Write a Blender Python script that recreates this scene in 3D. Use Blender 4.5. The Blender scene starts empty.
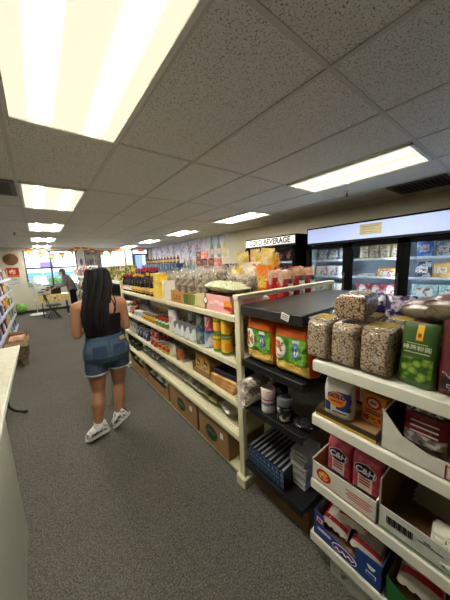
import bpy, bmesh, math, random
from math import sin, cos, pi, radians as R
from mathutils import Vector, Matrix, noise
import numpy as np
rnd = random.Random(7)
SC = bpy.context.scene
COL = SC.collection

# ---------------------------------------------------------------- camera, world, exposure
F_PX = 240.535
YAW, PITCH, ROLL = R(37.487), R(-8.956), R(-2.532)
CAM = Vector((0, 0, 1.6))
_F = Vector((sin(YAW)*cos(PITCH), cos(YAW)*cos(PITCH), sin(PITCH)))
_R0 = Vector((cos(YAW), -sin(YAW), 0)); _U0 = _R0.cross(_F)
_R = _R0*cos(ROLL) + _U0*sin(ROLL); _U = _U0*cos(ROLL) - _R0*sin(ROLL)
cd = bpy.data.cameras.new('camera'); cam = bpy.data.objects.new('camera', cd); COL.objects.link(cam)
cd.sensor_fit = 'VERTICAL'; cd.sensor_height = 36.0; cd.lens = 36.0*F_PX/600.0
cd.clip_start = 0.02; cd.clip_end = 300
cam.matrix_world = Matrix(((_R.x, _U.x, -_F.x, CAM.x), (_R.y, _U.y, -_F.y, CAM.y), (_R.z, _U.z, -_F.z, CAM.z), (0, 0, 0, 1)))
SC.camera = cam
SC.view_settings.view_transform = 'Standard'; SC.view_settings.look = 'None'
SC.view_settings.gamma = 1.0; SC.view_settings.exposure = 0.68; SC.view_settings.use_curve_mapping = False
SC.cycles.use_denoising = True
SC.cycles.max_bounces = 10; SC.cycles.diffuse_bounces = 5; SC.cycles.transparent_max_bounces = 24
SC.cycles.sample_clamp_indirect = 4.0
SC.cycles.caustics_reflective = False; SC.cycles.caustics_refractive = False
W = bpy.data.worlds.new('sky'); SC.world = W; W.use_nodes = True
W.node_tree.nodes['Background'].inputs[0].default_value = (0.86, 0.93, 1.0, 1)
W.node_tree.nodes['Background'].inputs[1].default_value = 5.5
TUBE, LENS_BASE = 50.0, 0.58          # fluorescent tubes behind the prismatic lens, and the lens between them

def ray(u, v): return _F + _R*((u-225)/F_PX) - _U*((v-300)/F_PX)
def P(u, v, x=None, y=None, z=None):
    d = ray(u, v)
    t = (z-1.6)/d.z if z is not None else (x/d.x if x is not None else y/d.y)
    return CAM + d*t
def proj(p):
    d = Vector(p)-CAM; k = d.dot(_F)
    return 225+F_PX*d.dot(_R)/k, 300-F_PX*d.dot(_U)/k
def YU(u, x, z):                      # y where the line (x, *, z) crosses the image column u
    k = (u-225)/F_PX; a = _R - _F*k
    return -(a.x*x + a.z*(z-1.6))/a.y

# ---------------------------------------------------------------- materials
def lin(c):
    return tuple((x/255/12.92 if x/255 <= .04045 else ((x/255+.055)/1.055)**2.4) for x in c[:3]) + (1,)
_mats = {}
def _new(name):
    m = bpy.data.materials.new(name); m.use_nodes = True
    nt = m.node_tree; b = nt.nodes['Principled BSDF']
    return m, nt, b
def _n(nt, t, **kw):
    n = nt.nodes.new(t)
    for k, v in kw.items(): setattr(n, k, v)
    return n
def mat(c, rough=.6, spec=.3, metal=0, var=.06, vs=18, bump=0, bs=60, coat=0):
    key = ('p', c, rough, spec, metal, var, vs, bump, bs, coat)
    if key in _mats: return _mats[key]
    m, nt, b = _new('paint'); L = nt.links
    tc = _n(nt, 'ShaderNodeTexCoord')
    if var:
        no = _n(nt, 'ShaderNodeTexNoise'); no.inputs['Scale'].default_value = vs; no.inputs['Detail'].default_value = 3
        L.new(tc.outputs['Object'], no.inputs['Vector'])
        hsv = _n(nt, 'ShaderNodeHueSaturation'); hsv.inputs['Color'].default_value = lin(c)
        mr = _n(nt, 'ShaderNodeMapRange'); mr.inputs['To Min'].default_value = 1-var*2; mr.inputs['To Max'].default_value = 1+var*2
        mr.inputs['From Min'].default_value = .25; mr.inputs['From Max'].default_value = .75
        L.new(no.outputs['Fac'], mr.inputs['Value']); L.new(mr.outputs[0], hsv.inputs['Value'])
        L.new(hsv.outputs[0], b.inputs['Base Color'])
    else: b.inputs['Base Color'].default_value = lin(c)
    b.inputs['Roughness'].default_value = rough; b.inputs['Metallic'].default_value = metal
    b.inputs['Specular IOR Level'].default_value = spec
    if coat: b.inputs['Coat Weight'].default_value = coat; b.inputs['Coat Roughness'].default_value = .15
    if bump:
        n2 = _n(nt, 'ShaderNodeTexNoise'); n2.inputs['Scale'].default_value = bs; n2.inputs['Detail'].default_value = 4
        L.new(tc.outputs['Object'], n2.inputs['Vector'])
        bu = _n(nt, 'ShaderNodeBump'); bu.inputs['Strength'].default_value = bump; bu.inputs['Distance'].default_value = .01
        L.new(n2.outputs['Fac'], bu.inputs['Height']); L.new(bu.outputs[0], b.inputs['Normal'])
    _mats[key] = m; return m
def blotch(c1, c2, c3=None, scale=30, rough=.4, spec=.4, lo=.45, hi=.55, voro=False, bump=0, stretch=(1, 1, 1)):
    """printed or mottled surface: two or three colours in noise patches"""
    key = ('b', c1, c2, c3, scale, rough, spec, lo, hi, voro, bump, stretch)
    if key in _mats: return _mats[key]
    m, nt, b = _new('print'); L = nt.links
    tc = _n(nt, 'ShaderNodeTexCoord'); mp = _n(nt, 'ShaderNodeMapping'); mp.inputs['Scale'].default_value = stretch
    L.new(tc.outputs['Object'], mp.inputs['Vector'])
    if voro:
        no = _n(nt, 'ShaderNodeTexVoronoi'); no.inputs['Scale'].default_value = scale; f = no.outputs['Distance']
    else:
        no = _n(nt, 'ShaderNodeTexNoise'); no.inputs['Scale'].default_value = scale; no.inputs['Detail'].default_value = 3; f = no.outputs['Fac']
    L.new(mp.outputs[0], no.inputs['Vector'])
    cr = _n(nt, 'ShaderNodeValToRGB'); e = cr.color_ramp.elements
    e[0].position = lo; e[0].color = lin(c1); e[1].position = hi; e[1].color = lin(c2)
    if c3:
        k = cr.color_ramp.elements.new(min(.98, hi+.1)); k.color = lin(c3)
    L.new(f, cr.inputs[0]); L.new(cr.outputs[0], b.inputs['Base Color'])
    b.inputs['Roughness'].default_value = rough; b.inputs['Specular IOR Level'].default_value = spec
    if bump:
        bu = _n(nt, 'ShaderNodeBump'); bu.inputs['Strength'].default_value = bump; bu.inputs['Distance'].default_value = .006
        L.new(f, bu.inputs['Height']); L.new(bu.outputs[0], b.inputs['Normal'])
    _mats[key] = m; return m
def bands(stops, rough=.35, axis=2, jag=.0, spec=.4):
    """colour bands along one object axis: stops = [(coordinate, colour), ...]"""
    key = ('s', tuple(stops), rough, axis, jag, spec)
    if key in _mats: return _mats[key]
    m, nt, b = _new('banded_print'); L = nt.links
    tc = _n(nt, 'ShaderNodeTexCoord'); sp = _n(nt, 'ShaderNodeSeparateXYZ'); L.new(tc.outputs['Object'], sp.inputs[0])
    val = sp.outputs[axis]
    lo, hi = stops[0][0], stops[-1][0]+1e-4
    if jag:
        no = _n(nt, 'ShaderNodeTexNoise'); no.inputs['Scale'].default_value = 45; L.new(tc.outputs['Object'], no.inputs['Vector'])
        ma = _n(nt, 'ShaderNodeMath', operation='MULTIPLY_ADD'); ma.inputs[1].default_value = jag*2; L.new(no.outputs['Fac'], ma.inputs[0])
        sb = _n(nt, 'ShaderNodeMath', operation='SUBTRACT'); L.new(val, sb.inputs[0]); sb.inputs[1].default_value = jag
        L.new(sb.outputs[0], ma.inputs[2]); val = ma.outputs[0]
    mr = _n(nt, 'ShaderNodeMapRange'); mr.inputs['From Min'].default_value = lo; mr.inputs['From Max'].default_value = hi
    L.new(val, mr.inputs['Value'])
    cr = _n(nt, 'ShaderNodeValToRGB'); cr.color_ramp.interpolation = 'CONSTANT'; e = cr.color_ramp.elements
    while len(e) < len(stops): e.new(.5)
    for k, (p, c) in enumerate(stops):
        e[k].position = (p-lo)/(hi-lo)
    for k, (p, c) in enumerate(stops): e[k].color = lin(c)
    L.new(mr.outputs[0], cr.inputs[0]); L.new(cr.outputs[0], b.inputs['Base Color'])
    b.inputs['Roughness'].default_value = rough; b.inputs['Specular IOR Level'].default_value = spec
    _mats[key] = m; return m
def film(alpha=.22, tint=(235, 238, 235), rough=.12, wr=35, bump=.6):
    """clear cellophane"""
    key = ('f', alpha, tint, rough, wr, bump)
    if key in _mats: return _mats[key]
    m, nt, b = _new('cellophane'); L = nt.links
    b.inputs['Base Color'].default_value = lin(tint); b.inputs['Roughness'].default_value = rough
    b.inputs['Alpha'].default_value = alpha; b.inputs['Specular IOR Level'].default_value = .8
    tc = _n(nt, 'ShaderNodeTexCoord'); no = _n(nt, 'ShaderNodeTexNoise'); no.inputs['Scale'].default_value = wr; no.inputs['Detail'].default_value = 5
    L.new(tc.outputs['Object'], no.inputs['Vector'])
    bu = _n(nt, 'ShaderNodeBump'); bu.inputs['Strength'].default_value = bump; bu.inputs['Distance'].default_value = .02
    L.new(no.outputs['Fac'], bu.inputs['Height']); L.new(bu.outputs[0], b.inputs['Normal'])
    mr = _n(nt, 'ShaderNodeMapRange'); mr.inputs['From Min'].default_value = .56; mr.inputs['From Max'].default_value = .68
    mr.inputs['To Min'].default_value = alpha; mr.inputs['To Max'].default_value = min(1, alpha+.42)  # noise spots made more opaque stand in for white sparkle highlights
    L.new(no.outputs['Fac'], mr.inputs['Value']); L.new(mr.outputs[0], b.inputs['Alpha'])
    _mats[key] = m; return m
def glass(tint=(245, 250, 250), refl=.08):
    key = ('g', tint, refl)
    if key in _mats: return _mats[key]
    m, nt, b = _new('glass'); L = nt.links
    out = nt.nodes['Material Output']
    tr = _n(nt, 'ShaderNodeBsdfTransparent'); tr.inputs[0].default_value = lin(tint)
    gl = _n(nt, 'ShaderNodeBsdfGlossy'); gl.inputs['Roughness'].default_value = .03
    mx = _n(nt, 'ShaderNodeMixShader'); mx.inputs[0].default_value = refl
    L.new(tr.outputs[0], mx.inputs[1]); L.new(gl.outputs[0], mx.inputs[2]); L.new(mx.outputs[0], out.inputs[0])
    _mats[key] = m; return m
def glow(c, s):
    key = ('e', c, s)
    if key in _mats: return _mats[key]
    m, nt, b = _new('lit'); b.inputs['Base Color'].default_value = lin(c)
    b.inputs['Emission Color'].default_value = lin(c); b.inputs['Emission Strength'].default_value = s
    _mats[key] = m; return m

CREAM = mat((222, 214, 178), .45, .4, var=.02)
CREAM_D = mat((196, 188, 152), .5, .3, var=.03)
WHITE = mat((236, 234, 216), .45, .4, var=.02)
BLACK = mat((22, 22, 23), .4, .4, var=.05)
DKMETAL = mat((36, 37, 38), .35, .5, var=.05)
PAPER = mat((235, 232, 222), .7, .2, var=.03)
KRAFT = mat((158, 124, 86), .8, .15, var=.05, vs=8)
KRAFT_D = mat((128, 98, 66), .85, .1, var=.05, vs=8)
STEEL = mat((190, 190, 190), .3, .5, metal=.8, var=.02)

# ---------------------------------------------------------------- geometry helpers
def box_bm(bm, c, s, bev=0.0, rot=None):
    r = bmesh.ops.create_cube(bm, size=1.0); vs = r['verts']
    bmesh.ops.scale(bm, vec=s, verts=vs)
    if bev > 0:
        es = list({e for v in vs for e in v.link_edges})
        rb = bmesh.ops.bevel(bm, geom=es, offset=min(bev, min(s)*.45), segments=1, affect='EDGES', profile=.5)
        vs = list({v for f in rb['faces'] for v in f.verts} | {v for v in vs if v.is_valid})
    if rot is not None: bmesh.ops.rotate(bm, cent=(0, 0, 0), matrix=rot, verts=vs)
    bmesh.ops.translate(bm, vec=c, verts=vs)
    return vs
def boxes(*bs):
    bm = bmesh.new()
    for b in bs: box_bm(bm, *b)
    return bm
def lathe(prof, seg=20, cap=True):
    bm = bmesh.new(); rings = []
    for (r, z) in prof:
        rings.append([bm.verts.new((r*cos(2*pi*k/seg), r*sin(2*pi*k/seg), z)) for k in range(seg)])
    for a, b in zip(rings, rings[1:]):
        for k in range(seg): bm.faces.new((a[k], a[(k+1) % seg], b[(k+1) % seg], b[k]))
    if cap:
        bm.faces.new(rings[0][::-1]); bm.faces.new(rings[-1])
    return bm
def tube_bm(bm, pts, r, seg=8, radii=None):
    pts = [Vector(p) for p in pts]; rings = []
    for i, p in enumerate(pts):
        t = (pts[min(i+1, len(pts)-1)]-pts[max(i-1, 0)]).normalized()
        a = t.orthogonal().normalized() if i == 0 else (ax - t*ax.dot(t)).normalized()
        ax = a; b = t.cross(a); rr = radii[i] if radii else r
        rings.append([bm.verts.new(p + a*rr*cos(2*pi*k/seg) + b*rr*sin(2*pi*k/seg)) for k in range(seg)])
    for a, b in zip(rings, rings[1:]):
        for k in range(seg): bm.faces.new((a[k], a[(k+1) % seg], b[(k+1) % seg], b[k]))
    bm.faces.new(rings[0][::-1]); bm.faces.new(rings[-1])
def tubes(paths, r, seg=8):
    bm = bmesh.new()
    for p in paths: tube_bm(bm, p, r, seg)
    return bm
def loft_bm(bm, rings, seg=24, ex=2.0, wob=None):
    """rings: (cx,cy,cz,rx,ry); closed at both ends"""
    out = []
    for i, (cx, cy, cz, rx, ry) in enumerate(rings):
        row = []
        for k in range(seg):
            a = 2*pi*k/seg; ca, sa = cos(a), sin(a)
            q = (abs(ca)**ex + abs(sa)**ex)**(-1/ex)
            w = wob(a, i) if wob else 0
            row.append(bm.verts.new((cx+(rx+w)*ca*q, cy+(ry+w)*sa*q, cz)))
        out.append(row)
    for a, b in zip(out, out[1:]):
        for k in range(seg): bm.faces.new((a[k], a[(k+1) % seg], b[(k+1) % seg], b[k]))
    bm.faces.new(out[0][::-1]); bm.faces.new(out[-1])
def plate(pts, thick, axis='y'):
    """extrude a 2D outline (x,z) to a slab of given thickness along y"""
    bm = bmesh.new()
    f = [bm.verts.new((x, -thick/2, z)) for x, z in pts]; b = [bm.verts.new((x, thick/2, z)) for x, z in pts]
    bm.faces.new(f); bm.faces.new(b[::-1]); n = len(pts)
    for k in range(n): bm.faces.new((f[(k+1) % n], f[k], b[k], b[(k+1) % n]))
    return bm
_meshes = {}
def mesh(bm, key=None, smooth=True, ang=35):
    me = bpy.data.meshes.new('geometry')
    bmesh.ops.recalc_face_normals(bm, faces=bm.faces)
    bm.to_mesh(me); bm.free(); me.materials.append(None)
    if smooth:
        me.polygons.foreach_set('use_smooth', [True]*len(me.polygons))
        me.set_sharp_from_angle(angle=R(ang))
    if key: _meshes[key] = me
    return me
def M(key, fn, smooth=True):
    return _meshes[key] if key in _meshes else mesh(fn(), key, smooth)
def part(name, me, m, parent=None, loc=(0, 0, 0), rot=(0, 0, 0), label=None, scale=None):
    if isinstance(me, bmesh.types.BMesh): me = mesh(me)
    o = bpy.data.objects.new(name, me); COL.objects.link(o)
    o.location = loc; o.rotation_euler = rot
    if scale: o.scale = scale
    if parent is not None: o.parent = parent
    if len(o.material_slots): o.material_slots[0].link = 'OBJECT'; o.material_slots[0].material = m
    if label: o['label'] = label
    return o
def tag(o, label, cat, group=None, kind=None):
    o['label'] = label; o['category'] = cat
    if group: o['group'] = group
    if kind: o['kind'] = kind
    return o
def thing(name, label, cat, loc=(0, 0, 0), rz=0, group=None, rx=0, ry=0):
    o = bpy.data.objects.new(name, None); COL.objects.link(o); o.empty_display_size = .05
    o.location = loc; o.rotation_euler = (rx, ry, rz)
    return tag(o, label, cat, group)
def struct(name, bm, m, smooth=False, loc=(0, 0, 0)):
    o = part(name, mesh(bm, None, smooth), m, None, loc); o['kind'] = 'structure'; return o
FRONT = (pi/2, 0, 0)
def txt(s, size, m, parent, loc, rot=FRONT, ext=.0006, shear=0, name='lettering', sx=1, align='CENTER', bold=0):
    c = bpy.data.curves.new('lettering', 'FONT'); c.body = s; c.size = size; c.extrude = ext; c.shear = shear
    c.align_x = align; c.align_y = 'CENTER'; c.offset = bold; c.materials.append(m)
    tmp = bpy.data.objects.new('tmp', c); COL.objects.link(tmp)
    me = bpy.data.meshes.new_from_object(tmp.evaluated_get(bpy.context.evaluated_depsgraph_get()))
    bpy.data.objects.remove(tmp); bpy.data.curves.remove(c)
    if not len(me.materials): me.materials.append(None)
    return part(name, me, m, parent, loc, rot, scale=(sx, 1, 1))
ORD = 'first second third fourth fifth sixth seventh eighth ninth tenth eleventh twelfth thirteenth fourteenth fifteenth sixteenth seventeenth eighteenth nineteenth twentieth'.split()
FACE = -pi/2                          # turns a product's front (local -Y) towards the aisle (world -X)

# ---------------------------------------------------------------- soft bags
class Bag:
    """one closed bag surface; kind 'pillow', 'pouch' (flat bottom, sealed top) or 'brick'"""
    def __init__(s, kind, w, h, d, seed=0, wr=.1):
        s.k, s.w, s.h, s.d, s.o, s.wr = kind, w, h, d, Vector((seed*7.3, seed*3.1, seed*1.7)), wr
    def prof(s, a, t):
        a, t = min(1, abs(a)), max(-1, min(1, t))
        if s.k == 'pillow': return (max(0, 1-a**3))**.5 * (max(0, 1-abs(t/.93)**4) if abs(t) < .93 else 0)**.6
        if s.k == 'pouch':
            q = (t+1)/2; return (max(0, 1-a**4))**.45 * max(0, (1-q**2.2))**.75 * min(1, .72+q*1.8)
        q = (t+1)/2
        return (max(0, 1-a**9))**.4 * (max(0, 1-abs(t)**12))**.45
    def pt(s, a, t, side, off=0.0):
        if s.k == 'brick':
            k = (1-abs(t)**12)**.12 if abs(t) < 1 else 0
            wx = s.w/2*(.96+.04*k)
        elif s.k == 'pouch': wx = s.w/2*(1-.04*((t+1)/2))
        else: wx = s.w/2*(1-.07*(1-t*t))
        p = s.prof(a, t)
        w = noise.noise(Vector((a*2.2, t*3.1, side*.7))*1.6 + s.o)*.6 + noise.noise(Vector((a*5, t*6, side))*1.7 + s.o)*.4
        y = (s.d/2*p*(1+s.wr*3*w) + off)*side
        x = a*wx*(1+.015*noise.noise(Vector((t*4, side, 3)) + s.o))
        z = s.h*(t+1)/2
        if s.k == 'pillow' and abs(t) > .9: z += .004*sin(a*30)
        return Vector((x, y, z))
    def bm(s, n=14, m=16, off=0):
        bm = bmesh.new(); g = {}
        ts = [-1+2*j/m for j in range(m+1)]
        if s.k == 'brick': ts = [-cos(pi*j/m)*.5 + (-1+2*j/m)*.5 for j in range(m+1)]
        as_ = [-1+2*i/n for i in range(n+1)]
        if s.k in ('brick', 'pouch'): as_ = [-cos(pi*i/n)*.6 + (-1+2*i/n)*.4 for i in range(n+1)]
        for side in (-1, 1):
            for j in range(m+1):
                for i in range(n+1): g[side, i, j] = bm.verts.new(s.pt(as_[i], ts[j], side, off))
            for j in range(m):
                for i in range(n):
                    bm.faces.new((g[side, i, j], g[side, i+1, j], g[side, i+1, j+1], g[side, i, j+1]))
        for i in range(n):
            bm.faces.new((g[-1, i, 0], g[-1, i+1, 0], g[1, i+1, 0], g[1, i, 0]))
            bm.faces.new((g[-1, i, m], g[-1, i+1, m], g[1, i+1, m], g[1, i, m]))
        for j in range(m):
            for i in (0, n): bm.faces.new((g[-1, i, j], g[-1, i, j+1], g[1, i, j+1], g[1, i, j]))
        bmesh.ops.remove_doubles(bm, verts=bm.verts, dist=.0004)
        bmesh.ops.dissolve_degenerate(bm, dist=.0001, edges=bm.edges)
        return bm
    def rect(s, a0, a1, t0, t1, n=10, m=10, off=.0012):
        bm = bmesh.new()
        g = [[bm.verts.new(s.pt(a0+(a1-a0)*i/n, t0+(t1-t0)*j/m, -1, off)) for i in range(n+1)] for j in range(m+1)]
        for j in range(m):
            for i in range(n): bm.faces.new((g[j][i], g[j][i+1], g[j+1][i+1], g[j+1][i]))
        return bm
    def oval(s, a, t, ra, rt, off=.002, n=24, r0=0, cut=None):
        bm = bmesh.new(); rings = []
        for q in (r0, .5+.5*r0, 1):
            rings.append([bm.verts.new(s.pt(max(-1, min(1, a+ra*q*cos(2*pi*k/n))), t+rt*q*sin(2*pi*k/n), -1, off)) for k in range(n)])
        for x, y in zip(rings, rings[1:]):
            for k in range(n): bm.faces.new((x[k], x[(k+1) % n], y[(k+1) % n], y[k]))
        bmesh.ops.remove_doubles(bm, verts=bm.verts, dist=.0002)
        return bm
def bag(name, label, cat, loc, kind, w, h, d, m, prints=(), rz=FACE, seed=0, group=None, rx=0, ry=0, body='bag_body', wr=.1, fill=None):
    """prints: list of (part name, 'rect'/'oval', args, material)"""
    t = thing(name, label, cat, loc, rz, group, rx, ry)
    B = Bag(kind, w, h, d, seed % 5, wr)
    key = (kind, round(w, 4), round(h, 4), round(d, 4), seed % 5, wr)
    part(body, M(key, B.bm), m, t)
    if fill:
        B2 = Bag(kind, w*.92, h*fill[1], d*.9, seed % 5, wr)
        part('contents', M(key+('in', fill[1]), B2.bm), fill[0], t, (0, 0, h*.02))
    for (nm, sh, a, pm) in prints:
        k2 = key+(sh,)+tuple(a)
        part(nm, M(k2, (lambda: B.rect(*a)) if sh == 'rect' else (lambda: B.oval(*a))), pm, t)
    return t

# ---------------------------------------------------------------- hard goods
def can(name, label, cat, loc, h, r, lm, top=None, group=None, lidcap=None, rz=0):
    t = thing(name, label, cat, loc, rz, group)
    part('can_body', M(('can', h, r), lambda: lathe([(r*.94, 0), (r, .003), (r, .006), (r*.97, .008), (r*.97, h-.008), (r, h-.006), (r, h-.002), (r*.95, h-.001), (r*.93, h-.005), (r*.3, h-.006)], 20)), top or STEEL, t)
    part('paper_label', M(('canl', h, r), lambda: lathe([(r*.985, .009), (r*.985, h-.009)], 20, False)), lm, t)
    if lidcap: part('lid', M(('canlid', h, r), lambda: lathe([(r*1.02, h-.012), (r*1.03, h-.002), (r*.98, h+.002), (r*.5, h+.002)], 20)), lidcap, t)
    return t
def bottle(name, label, cat, loc, h, r, bm_, capm, lm, group=None, neck=.32, l0=.1, l1=.36):
    t = thing(name, label, cat, loc, rnd.uniform(-.3, .3), group)
    part('bottle_body', M(('bot', h, r, neck), lambda: lathe([(r*.8, 0), (r, .006), (r, h*.55), (r*.85, h*.63), (r*neck*1.15, h*.76), (r*neck, h*.86), (r*neck, h*.9)], 18)), bm_, t)
    part('cap', M(('cap', h, r, neck), lambda: lathe([(r*neck*1.25, h*.87), (r*neck*1.3, h*.985), (r*neck*1.1, h), (.001, h)], 16)), capm, t)
    part('paper_label', M(('botl', h, r, l0, l1), lambda: lathe([(r*1.015, h*l0), (r*1.015, h*l1)], 18, False)), lm, t)
    return t
def jar(name, label, cat, loc, h, r, gm, lidm, lm, group=None):
    t = thing(name, label, cat, loc, 0, group)
    part('jar_body', M(('jar', h, r), lambda: lathe([(r*.85, 0), (r, .006), (r, h*.72), (r*.8, h*.82), (r*.8, h*.86)], 18)), gm, t)
    part('lid', M(('jarlid', h, r), lambda: lathe([(r*.86, h*.83), (r*.88, h*.85), (r*.88, h*.98), (r*.84, h), (.001, h)], 18)), lidm, t)
    part('paper_label', M(('jarl', h, r), lambda: lathe([(r*1.015, h*.14), (r*1.015, h*.62)], 18, False)), lm, t)
    return t
def carton(name, label, cat, loc, w, d, h, m, pm=None, group=None, rz=FACE, panel=(.12, .12), rx=0, ry=0, tape=False, pname='front_print'):
    t = thing(name, label, cat, loc, rz, group, rx, ry)
    part('carton', M(('cart', w, d, h), lambda: boxes(((0, 0, h/2), (w, d, h), .003))), m, t)
    if pm: part(pname, M(('cartp', w, d, h, panel), lambda: boxes(((0, -d/2-.0006, h/2), (w*(1-2*panel[0]), .0012, h*(1-2*panel[1]))))), pm, t)
    return t
def tray_bm(w, d, hs, hf, hb, th=.004):
    """open carton: side height hs, front outline hf = [(x fraction, height)], back hb"""
    bm = boxes(((0, 0, th/2), (w, d, th)), ((-w/2+th/2, 0, hs/2), (th, d, hs)), ((w/2-th/2, 0, hs/2), (th, d, hs)), ((0, d/2-th/2, hb/2), (w, th, hb)))
    pts = [(-w/2, 0), (w/2, 0)] + [(w*(x-.5), z) for x, z in reversed(hf)]
    f = plate(pts, th); me = bpy.data.meshes.new('tmp'); bmesh.ops.translate(f, vec=(0, -d/2+th/2, 0), verts=f.verts)
    f.to_mesh(me); f.free(); bm.from_mesh(me); bpy.data.meshes.remove(me)
    return bm
def tray(name, label, cat, loc, w, d, hs, hf, hb, m, inner=None, rz=FACE, group=None, facing=None):
    t = thing(name, label, cat, loc, rz, group)
    part('carton', mesh(tray_bm(w, d, hs, hf, hb), None, False), m, t)
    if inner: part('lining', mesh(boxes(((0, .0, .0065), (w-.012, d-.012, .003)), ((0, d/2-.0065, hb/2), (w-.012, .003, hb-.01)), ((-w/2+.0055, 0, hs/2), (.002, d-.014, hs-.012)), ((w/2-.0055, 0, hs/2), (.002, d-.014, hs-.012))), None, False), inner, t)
    return t

# ================================================================ the room
X0, X1, Y0, Y1, H = -4.4, 4.6, -3.4, 11.75, 2.452
XI = lambda i: -0.0477 + .6096*i
YJ = lambda j: 1.8856 + 1.2192*j
def carpet_mat():
    m, nt, b = _new('carpet'); L = nt.links
    tc = _n(nt, 'ShaderNodeTexCoord')
    v = _n(nt, 'ShaderNodeTexVoronoi'); v.inputs['Scale'].default_value = 120; L.new(tc.outputs['Object'], v.inputs['Vector'])
    n1 = _n(nt, 'ShaderNodeTexNoise'); n1.inputs['Scale'].default_value = 130; n1.inputs['Detail'].default_value = 4; L.new(tc.outputs['Object'], n1.inputs['Vector'])
    n2 = _n(nt, 'ShaderNodeTexNoise'); n2.inputs['Scale'].default_value = 1.3; L.new(tc.outputs['Object'], n2.inputs['Vector'])
    cr = _n(nt, 'ShaderNodeValToRGB'); e = cr.color_ramp.elements
    e[0].position = .32; e[0].color = lin((98, 95, 88)); e[1].position = .68; e[1].color = lin((150, 146, 137))
    L.new(n1.outputs['Fac'], cr.inputs[0])
    mx = _n(nt, 'ShaderNodeMix', data_type='RGBA', blend_type='MULTIPLY'); mx.inputs[0].default_value = .75
    c2 = _n(nt, 'ShaderNodeValToRGB'); c2.color_ramp.elements[0].color = (1, 1, 1, 1); c2.color_ramp.elements[1].color = (.34, .34, .34, 1); c2.color_ramp.elements[1].position = .8
    L.new(v.outputs['Distance'], c2.inputs[0]); L.new(cr.outputs[0], mx.inputs[6]); L.new(c2.outputs[0], mx.inputs[7])
    m3 = _n(nt, 'ShaderNodeMix', data_type='RGBA', blend_type='MULTIPLY'); m3.inputs[0].default_value = .25
    L.new(mx.outputs[2], m3.inputs[6]); L.new(n2.outputs['Fac'], m3.inputs[7]); L.new(m3.outputs[2], b.inputs['Base Color'])
    bu = _n(nt, 'ShaderNodeBump'); bu.inputs['Strength'].default_value = .7; bu.inputs['Distance'].default_value = .006; bu.invert = True
    L.new(v.outputs['Distance'], bu.inputs['Height']); L.new(bu.outputs[0], b.inputs['Normal'])
    b.inputs['Roughness'].default_value = .95; b.inputs['Specular IOR Level'].default_value = .05
    return m
def tile_mat():
    m, nt, b = _new('acoustic_tile'); L = nt.links
    tc = _n(nt, 'ShaderNodeTexCoord')
    n1 = _n(nt, 'ShaderNodeTexNoise'); n1.inputs['Scale'].default_value = 150; n1.inputs['Detail'].default_value = 2; n1.inputs['Distortion'].default_value = .6
    L.new(tc.outputs['Object'], n1.inputs['Vector'])
    cr = _n(nt, 'ShaderNodeValToRGB'); e = cr.color_ramp.elements
    e[0].position = .35; e[0].color = lin((104, 98, 90)); e[1].position = .43; e[1].color = lin((228, 224, 216))
    L.new(n1.outputs['Fac'], cr.inputs[0]); L.new(cr.outputs[0], b.inputs['Base Color'])
    n2 = _n(nt, 'ShaderNodeTexNoise'); n2.inputs['Scale'].default_value = 60; n2.inputs['Detail'].default_value = 3; L.new(tc.outputs['Object'], n2.inputs['Vector'])
    bu = _n(nt, 'ShaderNodeBump'); bu.inputs['Strength'].default_value = .35; bu.inputs['Distance'].default_value = .006
    L.new(n2.outputs['Fac'], bu.inputs['Height']); L.new(bu.outputs[0], b.inputs['Normal'])
    b.inputs['Roughness'].default_value = .9; b.inputs['Specular IOR Level'].default_value = .1
    return m
WALLM = mat((206, 198, 172), .8, .15, var=.02, vs=3)
WALLB = mat((214, 208, 194), .8, .15, var=.02, vs=3)
struct('floor', boxes((((X0+X1)/2, (Y0+Y1)/2, -.05), (X1-X0+.2, Y1-Y0+.2, .1))), carpet_mat())
struct('ceiling', boxes((((X0+X1)/2, (Y0+Y1)/2, H+.03), (X1-X0+.2, Y1-Y0+.2, .06))), tile_mat())
g = bmesh.new()
for i in range(-8, 8):
    if X0 < XI(i) < X1: box_bm(g, (XI(i), (Y0+Y1)/2, H-.002), (.025, Y1-Y0, .007))
for j in range(-5, 9):
    if Y0 < YJ(j) < Y1: box_bm(g, ((X0+X1)/2, YJ(j), H-.0015), (X1-X0, .025, .006))
struct('ceiling_trim', g, mat((200, 196, 186), .55, .3, var=.02))
struct('wall_left', boxes(((X0-.05, (Y0+Y1)/2, H/2), (.1, Y1-Y0, H))), WALLM)
struct('wall_right', boxes(((X1+.05, (Y0+Y1)/2, H/2), (.1, Y1-Y0, H))), WALLM)
struct('wall_front', boxes((((X0+X1)/2, Y0-.05, H/2), (X1-X0+.2, .1, H))), WALLM)
# back wall with its openings
WZ0, WZ1 = .98, 2.345
W1, W2, DR = (-.33, 1.37), (1.66, 3.34), (3.62, 4.42)
yb = Y1+.06
def wb(x0, x1, z0, z1): return (((x0+x1)/2, yb, (z0+z1)/2), (x1-x0, .12, z1-z0))
struct('wall_back', boxes(wb(X0-.1, W1[0], 0, H), wb(W1[0], W1[1], 0, WZ0), wb(W1[0], W1[1], WZ1, H), wb(W1[1], W2[0], 0, H), wb(W2[0], W2[1], 0, WZ0),
       wb(W2[0], W2[1], WZ1, H), wb(W2[1], DR[0], 0, H), wb(DR[0], DR[1], 2.39, H), wb(DR[1], X1+.1, 0, H)), WALLB)
struct('baseboard_back', boxes(((.5, Y1-.008, .05), (6.2, .016, .1))), mat((70, 66, 62), .5))
struct('baseboard_right', boxes(((X1-.008, (Y0+Y1)/2, .05), (.016, Y1-Y0, .1))), mat((70, 66, 62), .5))
FRAME = mat((58, 62, 68), .4, .5, metal=.3, var=.02)
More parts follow.
